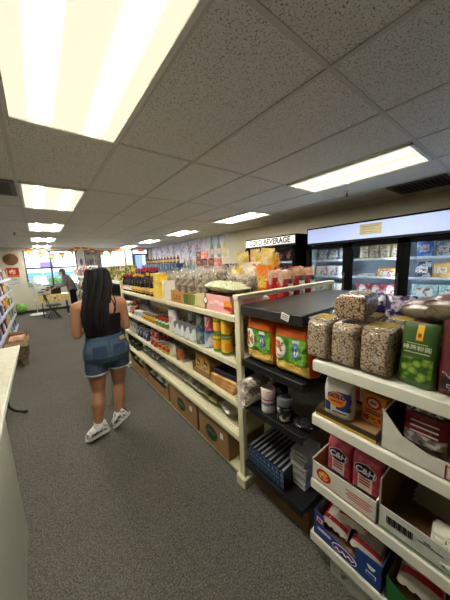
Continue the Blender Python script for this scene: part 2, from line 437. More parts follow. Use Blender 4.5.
def window(n, x0, x1, z0, z1, vbars, hbars):
    fr = boxes(((x0+.02, yb, (z0+z1)/2), (.04, .1, z1-z0)), ((x1-.02, yb, (z0+z1)/2), (.04, .1, z1-z0)), (((x0+x1)/2, yb, z0+.02), (x1-x0, .1, .04)), (((x0+x1)/2, yb, z1-.02), (x1-x0, .1, .04)),
        *[((v, yb, (z0+z1)/2), (.06, .1, z1-z0)) for v in vbars], *[(((x0+x1)/2, yb, h), (x1-x0, .1, .06)) for h in hbars])
    o = struct('window_%d' % n, fr, FRAME)
    part('pane', boxes((((x0+x1)/2, yb+.01, (z0+z1)/2), (x1-x0-.04, .006, z1-z0-.04))), glass(), o)
    return o
window(1, W1[0], W1[1], WZ0, WZ1, [.47], [1.68])
window(2, W2[0], W2[1], WZ0, WZ1, [2.262], [])
d = struct('door_1', boxes(((DR[0]+.03, yb, 1.195), (.06, .12, 2.39)), ((DR[1]-.03, yb, 1.195), (.06, .12, 2.39)), ((4.02, yb, 2.37), (.8, .12, .04)), ((4.02, yb, 2.14), (.8, .12, .09)),
        ((DR[0]+.1, yb, 1.05), (.09, .05, 2.1)), ((DR[1]-.1, yb, 1.05), (.09, .05, 2.1)), ((4.02, yb, .1), (.68, .05, .2)), ((4.02, yb, 1.0), (.68, .06, .05))), mat((70, 76, 92), .4, .5, var=.02))
part('door_pane', boxes(((4.02, yb+.01, 1.12), (.6, .006, 1.94))), glass((165, 178, 222)), d)
part('transom_pane', boxes(((4.02, yb+.01, 2.265), (.72, .006, .19))), glass(), d)
part('push_bar', tubes([[(3.74, Y1-.03, 1.0), (4.3, Y1-.03, 1.0)]], .014), STEEL, d)

# ---------------------------------------------------------------- outside the windows
o = struct('ground_outside', boxes(((1, 42, -.12), (120, 60.1, .1))), mat((190, 190, 188), .9))
def hedge(x, y, rx, h, seed):
    bm = bmesh.new(); q = random.Random(seed)
    for k in range(420):
        a, b = q.uniform(0, 2*pi), q.uniform(-.1, 1)
        p = Vector((x+rx*cos(a)*(1-.4*b*b)*q.uniform(.8, 1), y+.4*sin(a)*(1-.4*b*b), max(.03, h*(.5+.5*b)*q.uniform(.75, 1))-.07))
        s = q.uniform(.03, .06); u = Vector((q.uniform(-1, 1), q.uniform(-1, 1), q.uniform(-1, 1))).normalized(); w = u.orthogonal().normalized()
        bm.faces.new([bm.verts.new(p+u*s), bm.verts.new(p+w*s*.6), bm.verts.new(p-u*s), bm.verts.new(p-w*s*.6)])
    loft_bm(bm, [(x, y, -.07, rx*.75, .28), (x, y, h*.5, rx*.8, .3), (x, y, h*.85, rx*.55, .2)], 14)
    return bm
for k in range(4):
    o = part('hedge', mesh(hedge(-.5+1.25*k, 14.6, .56, 1.3+.1*(k % 2), k), None, False), blotch((62, 92, 54), (96, 130, 80), scale=9, rough=.8, spec=.1))
    tag(o, 'clipped green bush outside the window, %s from the door' % ORD[3-k], 'bush', 'bushes outside the window')
t = thing('roadside_sign', 'lavender roadside sign board outside beyond the big window', 'sign', (.62, 22, -.07))
part('sign_board', boxes(((0, 0, 2.05), (.8, .12, .4), .02)), mat((104, 80, 170), .5), t)
for s in (-.3, .3): part('post', boxes(((s, 0, .95), (.1, .1, 1.9))), mat((150, 150, 155), .5), t)
t = thing('shop_building', 'pale building with turquoise awning across the street', 'building', (2.5, 44, -.07))
part('wall', boxes(((0, 3, 2.6), (26, 5, 5.2))), mat((206, 206, 206), .8), t)
part('awning', boxes(((0, .2, 1.15), (24, 1.0, .35), .05)), mat((44, 150, 166), .6), t)
for k in range(5): part('window', boxes(((-9+4.5*k, .48, .45), (3, .08, .8))), mat((120, 140, 155), .2), t)

# ---------------------------------------------------------------- ceiling lights
def lens_mat():
    m, nt, b = _new('light_lens'); L = nt.links
    tc = _n(nt, 'ShaderNodeTexCoord'); sp = _n(nt, 'ShaderNodeSeparateXYZ'); L.new(tc.outputs['Object'], sp.inputs[0])
    def mth(op, a, bb=None, c=None):
        k = _n(nt, 'ShaderNodeMath', operation=op)
        for i, v in enumerate((a, bb, c)):
            if v is None: continue
            if isinstance(v, (int, float)): k.inputs[i].default_value = v
            else: L.new(v, k.inputs[i])
        return k.outputs[0]
    ax = mth('ABSOLUTE', sp.outputs[0]); dx = mth('DIVIDE', mth('SUBTRACT', ax, .132), .038)
    d2 = mth('MULTIPLY', dx, dx); gx = mth('EXPONENT', mth('MULTIPLY', mth('MULTIPLY', d2, d2), -1.0))
    ay = mth('ABSOLUTE', sp.outputs[1]); ey = _n(nt, 'ShaderNodeMapRange', interpolation_type='SMOOTHSTEP')
    ey.inputs['From Min'].default_value = .57; ey.inputs['From Max'].default_value = .42; L.new(ay, ey.inputs['Value'])
    core = mth('MULTIPLY', gx, ey.outputs[0])
    pr = mth('MULTIPLY', mth('SINE', mth('MULTIPLY', sp.outputs[0], 520)), mth('SINE', mth('MULTIPLY', sp.outputs[1], 520)))
    st = mth('MULTIPLY_ADD', core, TUBE, LENS_BASE); st = mth('MULTIPLY', st, mth('MULTIPLY_ADD', pr, .07, 1.0))
    mx = _n(nt, 'ShaderNodeMix', data_type='RGBA'); mx.inputs[6].default_value = lin((250, 245, 216)); mx.inputs[7].default_value = lin((255, 250, 238))
    L.new(core, mx.inputs[0]); L.new(mx.outputs[2], b.inputs['Emission Color']); L.new(st, b.inputs['Emission Strength'])
    b.inputs['Base Color'].default_value = lin((240, 236, 215)); b.inputs['Roughness'].default_value = .3
    return m
LENS = lens_mat()
def ceiling_light(i, j, label):
    x, y = XI(i+.5), YJ(j+.5); t = thing('ceiling_light', label, 'light', (x, y, H-.012), 0, 'recessed ceiling lights')
    w, l = .6096-.026, 1.2192-.026
    part('frame', M('lf', lambda: boxes(((-w/2+.012, 0, 0), (.024, l, .016)), ((w/2-.012, 0, 0), (.024, l, .016)), ((0, -l/2+.012, 0), (w, .024, .016)), ((0, l/2-.012, 0), (w, .024, .016))), False), mat((228, 226, 216), .4), t)
    part('lens', M('ll', lambda: boxes(((0, 0, .002), (w-.04, l-.04, .006))), False), LENS, t)
names = ['large ceiling light over the white counter', 'second ceiling light in the row leading to the window', 'third ceiling light in the row leading to the window',
         'fourth ceiling light in the row leading to the window', 'last ceiling light of its row, closest to the window']
for k, j in enumerate((-1, 1, 3, 5, 7)): ceiling_light(0, j, names[k])
n2 = ['long ceiling light over the coolers and the black shelf', 'ceiling light above the lettered beverage cooler', 'ceiling light beside the wall mural, second from the lettered cooler', 'ceiling light beside the wall mural, third from the lettered cooler', 'ceiling light next to the blue glass door']
for k, (i, j) in enumerate(((4, -1), (5, 1), (5, 3), (5, 5), (5, 7))): ceiling_light(i, j, n2[k])
n3 = ['first', 'second', 'third', 'fourth']
for k, j in enumerate((3, 5)): ceiling_light(-5, j, 'added unseen ceiling light over the neighbouring aisle, %s from the shop back' % n3[k])  # extra lamps out of view, added to brighten the shop
def vent(x, y, sx, sy, label):
    t = thing('ceiling_vent', label, 'vent', (x, y, H-.008))
    part('frame', boxes(((-sx/2+.02, 0, 0), (.04, sy, .014)), ((sx/2-.02, 0, 0), (.04, sy, .014)), ((0, -sy/2+.02, 0), (sx, .04, .014)), ((0, sy/2-.02, 0), (sx, .04, .014))), mat((92, 88, 80), .6), t)
    g = bmesh.new(); n = int(sy/.05)
    for k in range(n): box_bm(g, (0, -sy/2+(k+.5)*sy/n, .002), (sx-.06, .02, .006))
    part('grille', g, mat((74, 70, 64), .6), t)
    part('backing', boxes(((0, 0, .0035), (sx-.05, sy-.05, .002))), mat((40, 38, 36), .8), t)
vent(3.95, 1.0, .58, .58, 'dark square air vent in the ceiling above the glass coolers')
vent(XI(-.5), YJ(1.25), .58, .58, 'dark air vent in the ceiling beside the row of lights')
for (u, v), l in zip(((347, 191), (236, 231), (14, 232)), ('above the glass coolers', 'above the wall mural', 'beside the row of lights near the window')):
    p = P(u, v, z=H); t = thing('fire_sprinkler', 'small white fire sprinkler hanging from the ceiling ' + l, 'sprinkler', (p.x, p.y, H))
    part('escutcheon', M('spr', lambda: lathe([(.035, 0), (.03, -.02), (.014, -.024)], 16)), mat((215, 212, 200), .4), t)
    part('nozzle', M('sprn', lambda: lathe([(.01, -.02), (.01, -.055), (.024, -.06), (.024, -.064), (.004, -.066)], 12)), mat((70, 66, 60), .4, metal=.6), t)

# ================================================================ people
def fused(prims, vox=.008, smooth=6):
    """one continuous skin over overlapping closed pieces"""
    bm = bmesh.new()
    for p in prims:
        if p[0] == 'c':                                # tapered capsule
            a, b, ra, rb = Vector(p[1]), Vector(p[2]), p[3], p[4]
            t = (b-a).normalized(); pts, rr = [], []
            for k in range(5): q = -cos(k*pi/8); pts.append(a + t*ra*q); rr.append(max(.0015, ra*(1-q*q)**.5))
            for k in range(1, 6): q = sin(k*pi/10); pts.append(b + t*rb*q); rr.append(max(.0015, rb*(max(0, 1-q*q))**.5))
            tube_bm(bm, pts, 0, 14, rr)
        elif p[0] == 'e':                              # ellipsoid
            r = bmesh.ops.create_uvsphere(bm, u_segments=18, v_segments=12, radius=1)['verts']
            bmesh.ops.scale(bm, vec=p[2], verts=r)
            if len(p) > 3: bmesh.ops.rotate(bm, cent=(0, 0, 0), matrix=Matrix.Rotation(p[3], 3, p[4]), verts=r)
            bmesh.ops.translate(bm, vec=p[1], verts=r)
        elif p[0] == 'l': loft_bm(bm, p[1], 26, p[2] if len(p) > 2 else 2.0)
    bmesh.ops.recalc_face_normals(bm, faces=bm.faces)
    me = bpy.data.meshes.new('tmp'); bm.to_mesh(me); bm.free()
    o = bpy.data.objects.new('tmp', me); COL.objects.link(o)
    rm = o.modifiers.new('r', 'REMESH'); rm.mode = 'VOXEL'; rm.voxel_size = vox
    sm = o.modifiers.new('s', 'SMOOTH'); sm.factor = .5; sm.iterations = smooth
    dg = bpy.context.evaluated_depsgraph_get(); out = bpy.data.meshes.new_from_object(o.evaluated_get(dg))
    bpy.data.objects.remove(o); bpy.data.meshes.remove(me)
    out.materials.clear(); out.materials.append(None)
    out.polygons.foreach_set('use_smooth', [True]*len(out.polygons))
    return out
def hand(w, d, up, s=1, side=1):
    """palm, four bent fingers and a thumb. w wrist, d pointing direction, up = back of the hand"""
    d = Vector(d).normalized(); up = Vector(up).normalized(); lat = d.cross(up).normalized()*side; w = Vector(w); out = []
    out.append(('c', w, w+d*.03*s, .024*s, .026*s))
    for k, (o, l) in enumerate(((.028, .066), (.010, .076), (-.009, .070), (-.027, .055))):
        k0 = w+d*.075*s+lat*o*s; out.append(('c', w+d*.015*s+lat*o*.5*s, k0, .015*s, .0115*s))
        a = k0+(d*.9-up*.35).normalized()*l*.45*s; b = a+(d*.55-up*.8).normalized()*l*.32*s; c = b+(d*.1-up).normalized()*l*.25*s
        out += [('c', k0, a, .0098*s, .009*s), ('c', a, b, .009*s, .0082*s), ('c', b, c, .0082*s, .0072*s)]
    b0 = w+d*.02*s+lat*.022*s; b1 = b0+(d*.6+lat*.75-up*.2).normalized()*.04*s; b2 = b1+(d*.9+lat*.1-up*.4).normalized()*.03*s
    out += [('c', b0, b1, .014*s, .011*s), ('c', b1, b2, .011*s, .009*s)]
    return out
def head(c, f, s=1.0):
    """head prims; c centre, f facing direction (unit, horizontal)"""
    c = Vector(c); f = Vector(f).normalized(); lat = Vector((f.y, -f.x, 0)); z = Vector((0, 0, 1))
    L = [('e', c+z*.025*s-f*.012*s, (.078*s, .092*s, .09*s), math.atan2(-f.x, f.y), 'Z'), ('e', c-z*.035*s+f*.02*s, (.06*s, .066*s, .078*s), math.atan2(-f.x, f.y), 'Z'),
         ('c', c+f*.082*s+z*.012*s, c+f*.098*s-z*.022*s, .008*s, .013*s), ('e', c-z*.088*s+f*.055*s, (.024*s, .022*s, .018*s)),
         ('c', c+f*.079*s-z*.05*s-lat*.016*s, c+f*.079*s-z*.05*s+lat*.016*s, .007*s, .007*s)]
    for q in (-1, 1): L.append(('e', c+lat*q*.08*s-z*.01*s-f*.008*s, (.012*s, .02*s, .032*s), math.atan2(-f.x, f.y), 'Z'))
    return L
def face(t, c, f, s=1.0):
    c = Vector(c); f = Vector(f).normalized(); lat = Vector((f.y, -f.x, 0)); z = Vector((0, 0, 1))
    for q in (-1, 1):
        part('eye', M(('eye', s), lambda: lathe([(.0015, -.011*s), (.008*s, -.008*s), (.011*s, 0), (.008*s, .008*s), (.0015, .011*s)], 12)), mat((40, 26, 20), .2, .5), t, c+f*.07*s+lat*q*.031*s+z*.008*s)
    part('lips', M(('lips', s), lambda: lathe([(.003, -.02*s), (.008*s, -.01*s), (.009*s, 0), (.008*s, .01*s), (.003, .02*s)], 10)), mat((150, 82, 76), .4), t, c+f*.079*s-z*.05*s, (pi/2, 0, math.atan2(lat.y, lat.x)+pi/2))
SKIN = mat((174, 126, 94), .5, .35, var=.03, vs=9)
DENIM = blotch((56, 74, 94), (90, 110, 130), scale=120, rough=.85, spec=.1, lo=.35, hi=.65, bump=.2, stretch=(3, 3, 1))

def woman():
    o = Vector((0, 2.43, 0)); V = lambda x, y, z: Vector((x, 2.43+y, z))
    t = thing('person', 'person with long dark hair, black camisole and denim shorts walking away down the aisle', 'person', (.4, 2.43, 0))
    t0 = Vector((.4, 2.43, 0))
    sh = lambda m: (m.transform(Matrix.Translation(-t0)), m)[1]
    LA, RA = V(.272, -.03, .115), V(.462, -.02, .14); LK, RK = V(.315, .035, .44), V(.505, .05, .45); LH, RH = V(.335, 0, .82), V(.52, 0, .82)
    fL = Vector((-.93, .06, 0)).normalized(); fR = Vector((-.66, .36, -.42)).normalized()
    body = [('l', [(.427, 2.43, .78, .16, .11), (.427, 2.425, .86, .18, .13), (.425, 2.43, .94, .152, .105), (.42, 2.435, 1.0, .138, .092), (.417, 2.435, 1.1, .148, .098), (.415, 2.43, 1.2, .165, .1), (.415, 2.425, 1.27, .16, .085), (.415, 2.42, 1.32, .085, .06)]),
        ('c', V(.415, -.005, 1.3), V(.417, .02, 1.43), .052, .05), ('c', V(.232, -.005, 1.262), V(.32, -.01, 1.3), .05, .045), ('c', V(.598, -.005, 1.262), V(.51, -.01, 1.3), .05, .045),
        ('c', V(.228, 0, 1.26), V(.208, .03, 1.02), .049, .04), ('c', V(.208, .03, 1.02), V(.30, .25, 1.0), .04, .026),
        ('c', V(.602, 0, 1.26), V(.63, .035, 1.02), .049, .04), ('c', V(.63, .035, 1.02), V(.545, .25, 1.01), .04, .026),
        ('c', LH, V(.325, .02, .6), .093, .08), ('c', V(.325, .02, .6), LK, .08, .056), ('c', LK, V(.3, -.005, .33), .055, .059), ('c', V(.3, -.005, .33), LA, .059, .036),
        ('c', RH, V(.512, .025, .6), .093, .08), ('c', V(.512, .025, .6), RK, .08, .056), ('c', RK, V(.49, .01, .34), .055, .059), ('c', V(.49, .01, .34), RA, .059, .036),
        ('c', LA, LA+fL*.06-Vector((0, 0, .045)), .033, .022), ('c', RA, RA+fR*.06-Vector((0, 0, .045)), .033, .022)]
    hc = V(.428, .03, 1.485); fd = (-.12, 1, 0)
    body += head(hc, fd, .98)
    body += hand(V(.30, .25, 1.0), (.55, .8, .05), (-.5, .2, .9), .95, 1) + hand(V(.545, .25, 1.01), (-.55, .8, .05), (.5, .2, .9), .95, -1)
    part('body', sh(fused(body, .0075, 5)), SKIN, t)
    face(t, hc-t0, fd, .98)
    # clothes
    top = [('l', [(.424, 2.43, .965, .158, .118), (.42, 2.435, 1.03, .152, .106), (.417, 2.435, 1.1, .158, .108), (.415, 2.43, 1.16, .168, .11), (.413, 2.435, 1.195, .15, .1)])]
    tp = part('camisole', sh(fused(top, .008, 3)), mat((20, 20, 23), .8, .15), t)
    for x0, x1 in ((.335, .30), (.50, .535)):
        g = bmesh.new(); tube_bm(g, [V(x0, -.102, 1.17)-t0, V((x0+x1)/2, -.099, 1.23)-t0, V(x1, -.072, 1.29)-t0, V(x1, -.01, 1.345)-t0, V(x1, .05, 1.31)-t0, V(x1-.0, .09, 1.2)-t0], .006, 8); part('strap', g, mat((20, 20, 23), .8, .15), tp)
    g = bmesh.new(); tube_bm(g, [V(.50, -.102, 1.17)-t0, V(.525, -.098, 1.22)-t0, V(.515, -.085, 1.28)-t0, V(.50, -.05, 1.33)-t0], .005, 8); part('strap', g, mat((20, 20, 23), .8, .15), tp)
    sho = [('l', [(.427, 2.43, .745, .19, .128), (.427, 2.423, .8, .202, .142), (.427, 2.422, .86, .198, .146), (.426, 2.427, .93, .172, .128), (.425, 2.43, .985, .16, .118)], 2.3),
           ('l', [(.325, 2.44, .635, .098, .098), (.328, 2.437, .70, .101, .104), (.336, 2.43, .78, .105, .115)]), ('l', [(.517, 2.445, .65, .098, .098), (.517, 2.44, .71, .1, .104), (.512, 2.43, .78, .105, .115)])]
    sp_ = part('denim_shorts', sh(fused(sho, .0065, 4)), DENIM, t)
    part('leather_patch', boxes(((0, 0, 0), (.062, .004, .036), .001)), mat((176, 152, 112), .7), sp_, V(.545, -.122, .955)-t0, (0, -.1, .5))
    g = bmesh.new(); tube_bm(g, [V(.427, -.1275, .952)-t0, V(.427, -.147, .88)-t0, V(.427, -.145, .8)-t0, V(.427, -.128, .73)-t0], .0035, 6); part('back_seam', g, mat((56, 72, 92), .85, .1), sp_)
    part('waistband', sh(fused([('l', [(.426, 2.428, .952, .168, .126), (.425, 2.43, .975, .165, .124), (.425, 2.43, .99, .163, .122)], 2.2)], .006, 2)), mat((66, 86, 108), .85, .1, bump=.2), sp_)
    for q, (x, rz) in enumerate(((.345, -.22), (.508, .22))):
        part('back_pocket', plate([(-.055, .05), (.055, .05), (.055, -.04), (0, -.062), (-.055, -.04)], .004), mat((58, 76, 98), .85, .1, bump=.25), sp_, V(x, -.142 if q else -.142, .86)-t0, (-.02, 0, rz))
    for cx, cy, z, rx in ((.325, 2.44, .637, .099), (.517, 2.445, .652, .099)):
        part('frayed_hem', lathe([(rx+.001, -.006), (rx+.003, 0), (rx+.001, .007)], 26, False), mat((190, 200, 208), .9, .1), sp_, Vector((cx, cy, z))-t0)
    # hair
    g = bmesh.new()
    def wob(a, i): return (.0055*sin(a*19+i*.5)+.004*sin(a*31+i*.9)+.006*sin(a*7+i*.35))*min(1, i/3)
    rr = []
    prof = [(1.606, .02, .02, .02), (1.603, .05, .058, .015), (1.586, .084, .092, .01), (1.54, .1, .104, .004), (1.49, .112, .104, -.008), (1.43, .118, .092, -.03), (1.37, .122, .078, -.052), (1.3, .124, .062, -.078),
            (1.22, .13, .05, -.096), (1.14, .122, .042, -.108), (1.07, .105, .034, -.11), (1.02, .08, .026, -.11), (.995, .05, .018, -.11)]
    for k, (z, rx, ry, dy) in enumerate(prof):
        rr.append((.428-(0, 0, 0, 0, .004, .014, .03, .05, .068, .076, .078, .078, .078)[k]-.4, dy+.02, z, rx*(1, 1, 1, .97, .95, .93, .9, .87, .85, .85, .85, .9, .9)[k], ry))
    loft_bm(g, rr, 96, 2.2, wob)
    part('hair', g, blotch((12, 9, 9), (24, 18, 17), scale=60, rough=.6, spec=.22, lo=.3, hi=.75, stretch=(1, 1, .05), bump=.4), t)
    # shoes and socks
    def shoe(A, f, lift):
        f = Vector(f); fh = Vector((f.x, f.y, 0)).normalized(); ang = math.atan2(fh.y, fh.x)-pi/2
        e = thing_e('shoe', t, A-t0, ang, lift); e.scale = (.86, .76, .9)
        g = bmesh.new()
        secs = [(-.085, .03, .045, .085), (-.068, .042, .05, .125), (-.02, .046, .05, .135), (.03, .05, .045, .12), (.08, .055, .038, .096), (.125, .054, .03, .078), (.16, .042, .024, .062), (.178, .016, .02, .04)]
        rows = []
        for (y, hw, zc, hh) in secs:
            rows.append([g.verts.new((hw*cos(2*pi*k/16)*(1 if sin(2*pi*k/16) < .3 else .78), y, -.085+max(0.012, hh*.5+hh*.5*sin(2*pi*k/16)))) for k in range(16)])
        for a, b in zip(rows, rows[1:]):
            for k in range(16): g.faces.new((a[k], a[(k+1) % 16], b[(k+1) % 16], b[k]))
        g.faces.new(rows[0][::-1]); g.faces.new(rows[-1])
        s_ = part('sneaker_upper', g, blotch((226, 224, 218), (236, 234, 228), (112, 110, 108), scale=22, rough=.6, lo=.42, hi=.48), e)
        out = [(-.03, -.085), (.03, -.085), (.042, -.05), (.041, .02), (.052, .09), (.05, .14), (.034, .178), (0, .19), (-.034, .178), (-.05, .14), (-.052, .09), (-.041, .02), (-.042, -.05)]
        g = bmesh.new()
        lo = [g.verts.new((x, y, -.105+(.012 if y > .15 else 0))) for x, y in out]; mi = [g.verts.new((x*1.05, y*1.03, -.092)) for x, y in out]; hi = [g.verts.new((x*.97, y*.98, -.07)) for x, y in out]
        n = len(out); g.faces.new(lo[::-1]); g.faces.new(hi)
        for A_, B_ in ((lo, mi), (mi, hi)):
            for k in range(n): g.faces.new((A_[k], A_[(k+1) % n], B_[(k+1) % n], B_[k]))
        part('sole', g, bands(((-.11, (60, 58, 56)), (-.097, (226, 224, 218)), (-.06, (226, 224, 218)))), e)
        part('laces', tubes([[(-.024, y, z), (0, y+.01, z+.008), (.024, y, z)] for y, z in ((.03, .03), (.05, .02), (.07, .008))], .004, 6), mat((245, 244, 240), .7), e)
        part('heel_tab', boxes(((0, -.084, -.02), (.034, .012, .06), .004)), mat((88, 88, 90), .6), e)
        [part('side_stripe', boxes(((q*.049, .03, -.035), (.006, .07, .016), .002)), mat((90, 90, 92), .5), e) for q in (-1, 1)]
    def thing_e(n, par, loc, ang, lift):
        e = bpy.data.objects.new(n, None); COL.objects.link(e); e.parent = par; e.location = loc; e.rotation_euler = (lift, 0, ang); e.empty_display_size = .05; return e
    shoe(LA+Vector((.01, 0, .012)), fL, -.16); shoe(RA+Vector((0, 0, .035)), fR, -.66)
    for a, k in ((LA, LK), (RA, RK)):
        g = bmesh.new(); d = (k-a).normalized(); tube_bm(g, [a-t0-d*.03, a-t0+d*.035, a-t0+d*.045], .044, 16, [.04, .043, .042]); part('sock', g, mat((238, 238, 236), .9), t)
woman()

def shopper():
    B = Vector((.87, 10.2, 0)); V = lambda x, y, z: Vector((x, y, z))
    t = thing('person', 'grey-haired person in a grey jacket and black trousers leaning over a table', 'person', B)
    hd = V(-.2, .0, 1.5); f = (-1, .1, 0)
    p = head(hd, f, 1.0) + [('c', V(-.12, 0, 1.33), V(-.18, 0, 1.43), .055, .05), ('l', [(.06, 0, .85, .13, .15), (.03, 0, 1.0, .12, .15), (-.03, 0, 1.18, .13, .17), (-.09, 0, 1.32, .1, .16), (-.11, 0, 1.38, .05, .08)]),
         ('c', V(-.09, -.17, 1.3), V(-.2, -.2, 1.06), .052, .044), ('c', V(-.2, -.2, 1.06), V(-.42, -.14, 1.0), .042, .028), ('c', V(-.09, .17, 1.3), V(-.22, .2, 1.06), .052, .044), ('c', V(-.22, .2, 1.06), V(-.44, .12, .98), .042, .028),
         ('c', V(.05, -.09, .86), V(.02, -.1, .48), .09, .06), ('c', V(.02, -.1, .48), V(.04, -.1, .08), .058, .042), ('c', V(.05, .09, .86), V(.1, .1, .48), .09, .06), ('c', V(.1, .1, .48), V(.14, .1, .08), .058, .042),
         ('c', V(.04, -.1, .06), V(-.1, -.11, .035), .04, .03), ('c', V(.14, .1, .06), V(.0, .11, .035), .04, .03)]
    p += hand(V(-.42, -.14, 1.0), (-1, .1, -.3), (0, 0, 1), 1, 1) + hand(V(-.44, .12, .98), (-1, -.1, -.3), (0, 0, 1), 1, -1)
    part('body', fused(p, .01, 4), mat((196, 150, 124), .5, .3), t)
    face(t, hd, f, 1.0)
    jk = [('l', [(.06, 0, .84, .155, .175), (.03, 0, 1.0, .145, .175), (-.03, 0, 1.18, .155, .195), (-.09, 0, 1.33, .12, .18), (-.12, 0, 1.41, .07, .09)]), ('c', V(-.09, -.17, 1.3), V(-.2, -.2, 1.06), .068, .058), ('c', V(-.2, -.2, 1.06), V(-.4, -.145, 1.0), .056, .044),
          ('c', V(-.09, .17, 1.3), V(-.22, .2, 1.06), .068, .058), ('c', V(-.22, .2, 1.06), V(-.42, .125, .985), .056, .044)]
    part('jacket', fused(jk, .011, 3), mat((112, 108, 106), .9, .1, bump=.3), t)
    tr = [('l', [(.06, 0, .8, .14, .165), (.06, 0, .9, .14, .165)]), ('c', V(.05, -.09, .84), V(.02, -.1, .48), .105, .078), ('c', V(.02, -.1, .48), V(.04, -.1, .1), .078, .066), ('c', V(.05, .09, .84), V(.1, .1, .48), .105, .078), ('c', V(.1, .1, .48), V(.14, .1, .1), .078, .066)]
    part('trousers', fused(tr, .011, 3), mat((20, 20, 22), .9, .1), t)
    part('hair', fused([('e', hd+V(.025, 0, .035), (.1, .095, .098)), ('e', hd+V(.06, 0, -.03), (.06, .085, .09))], .01, 2), mat((92, 88, 86), .8, .2, bump=.4), t)
    for x, y in ((-.03, -.1), (.07, .1)):
        g = bmesh.new(); loft_bm(g, [(x-.02, y, 0, .13, .05), (x-.02, y, .03, .13, .05), (x, y, .07, .09, .045), (x+.06, y, .1, .045, .045)], 18); part('shoe', g, mat((214, 212, 208), .7), t)
shopper()

# ================================================================ the cream gondola
GX, GY0, GY1 = .98, 1.16, 3.90
SZ = [1.245, .92, .632, .368]                    # shelf tops, top one first
def peg_mat():
    m, nt, b = _new('pegboard'); L = nt.links
    tc = _n(nt, 'ShaderNodeTexCoord'); sc = _n(nt, 'ShaderNodeVectorMath', operation='SCALE'); sc.inputs['Scale'].default_value = 1/.026
    fr = _n(nt, 'ShaderNodeVectorMath', operation='FRACTION'); L.new(tc.outputs['Object'], sc.inputs[0]); L.new(sc.outputs[0], fr.inputs[0])
    sp = _n(nt, 'ShaderNodeSeparateXYZ'); L.new(fr.outputs[0], sp.inputs[0]); cb = _n(nt, 'ShaderNodeCombineXYZ')
    L.new(sp.outputs[0], cb.inputs[0]); L.new(sp.outputs[1], cb.inputs[1])
    di = _n(nt, 'ShaderNodeVectorMath', operation='DISTANCE'); di.inputs[1].default_value = (.5, .5, 0); L.new(cb.outputs[0], di.inputs[0])
    cr = _n(nt, 'ShaderNodeValToRGB'); cr.color_ramp.interpolation = 'CONSTANT'; e = cr.color_ramp.elements
    e[0].color = lin((92, 86, 66)); e[1].position = .15; e[1].color = lin((222, 214, 178))
    L.new(di.outputs['Value'], cr.inputs[0]); L.new(cr.outputs[0], b.inputs['Base Color'])
    b.inputs['Roughness'].default_value = .45; return m
PEG = peg_mat()
def slotted(h, n):
    """upright post with a row of slots"""
    g = boxes(((0, 0, h/2), (.05, .032, h), .003)); return g
def gondola():
    t = thing('gondola_shelving', 'long cream gondola shelving crowded with bottles, cans, bags and cartons along the aisle', 'shelving', (GX, GY0, 0))
    L = GY1-GY0; ym = L/2; XC = .50                      # centre panel
    for yy in (.02, L/3, 2*L/3, L-.02): part('centre_upright', boxes(((XC, yy, .61), (.06, .03, 1.22), .003)), CREAM, t)
    part('back_panel', boxes(((XC, ym, .69), (.012, L-.06, 1.1))), CREAM_D, t)
    for k, z in enumerate(SZ):
        for side in (1, -1):
            x0, x1 = (.0, XC-.006) if side == 1 else (XC+.006, 1.0)
            s = part('shelf', boxes((((x0+x1)/2+.006*side, ym, z-.012), (x1-x0-.012, L-.052, .0238))), PEG, t)
            xf = x0+.008 if side == 1 else x1-.008
            part('shelf_lip', boxes(((xf, ym, z-.02), (.016, L-.05, .044), .004), ((xf-.006*side, ym, z-.013), (.012, L-.05, .004))), CREAM, s)
    part('base_deck', boxes(((XC, ym, .035), (.96, L-.06, .02))), CREAM_D, t)
    for yy in (.0, L):
        e = 1 if yy == 0 else -1
        for x in (.016, 1.14):
            p = part('end_post', boxes(((x, yy, .685), (.034, .05, 1.37), .003)), CREAM, t)
            g = bmesh.new()
            for q in range(50): box_bm(g, (x+.0172, yy-.0, .05+q*.0262), (.0012, .012, .015))
            part('slots', g, mat((30, 28, 24), .8), p)
            part('foot', boxes(((x+(.03 if x < .5 else -.03), yy, .04), (.14, .09, .08), .008)), CREAM, p)
        part('top_rail', boxes(((.58, yy, 1.375), (1.18, .05, .03), .003)), CREAM, t)
    for u, k in ((141, 0), (168, 0), (205, 1), (150, 2), (176, 1), (226, 1), (186, 3)):
        y = YU(u, GX, SZ[k]); part('price_tag', M('ptag', lambda: boxes(((0, 0, 0), (.0015, .05, .026))), False), PAPER, t, (-.0022, y-GY0, SZ[k]-.022))
gondola()
SHN = ['top shelf', 'second shelf', 'third shelf', 'lowest shelf']
def run(u0, u1, n, k, x, fn, desc, cat, row, grp, jx=.008, dz=0, near_first=True):
    """n things between two image columns on gondola shelf k, counted from the cream post"""
    z = SZ[k]+.001+dz; rr_ = getattr(fn, 'r', 0); ya, yb_ = sorted((YU(u0, x, z), YU(u1, x, z))); yb_ = min(yb_, 3.85)
    if rr_: n = min(n, max(1, int((yb_-ya+.01)/(2.05*rr_))))
    for i in range(n):
        y = ya+(yb_-ya)*(i+.5)/n
        w = 'upper tier' if dz > .03 else row
        fn((x+rnd.uniform(0, jx), y, z), '%s, %s from the cream post, %s, %s' % (desc, ORD[i], w, SHN[k]), cat, '%s on the %s' % (grp, SHN[k]), i)
RED, YEL, DARKG = mat((176, 30, 34), .4), mat((232, 186, 40), .45), mat((24, 16, 14), .12, .6)
SAUCE = mat((28, 14, 12), .1, .7, var=0)
LBL_Y = bands(((0, (236, 190, 40)), (.035, (196, 60, 30)), (.05, (240, 214, 120)), (.09, (230, 180, 40))), .5)
LBL_C = blotch((226, 214, 190), (186, 60, 40), (40, 40, 36), scale=40, lo=.5, hi=.6)
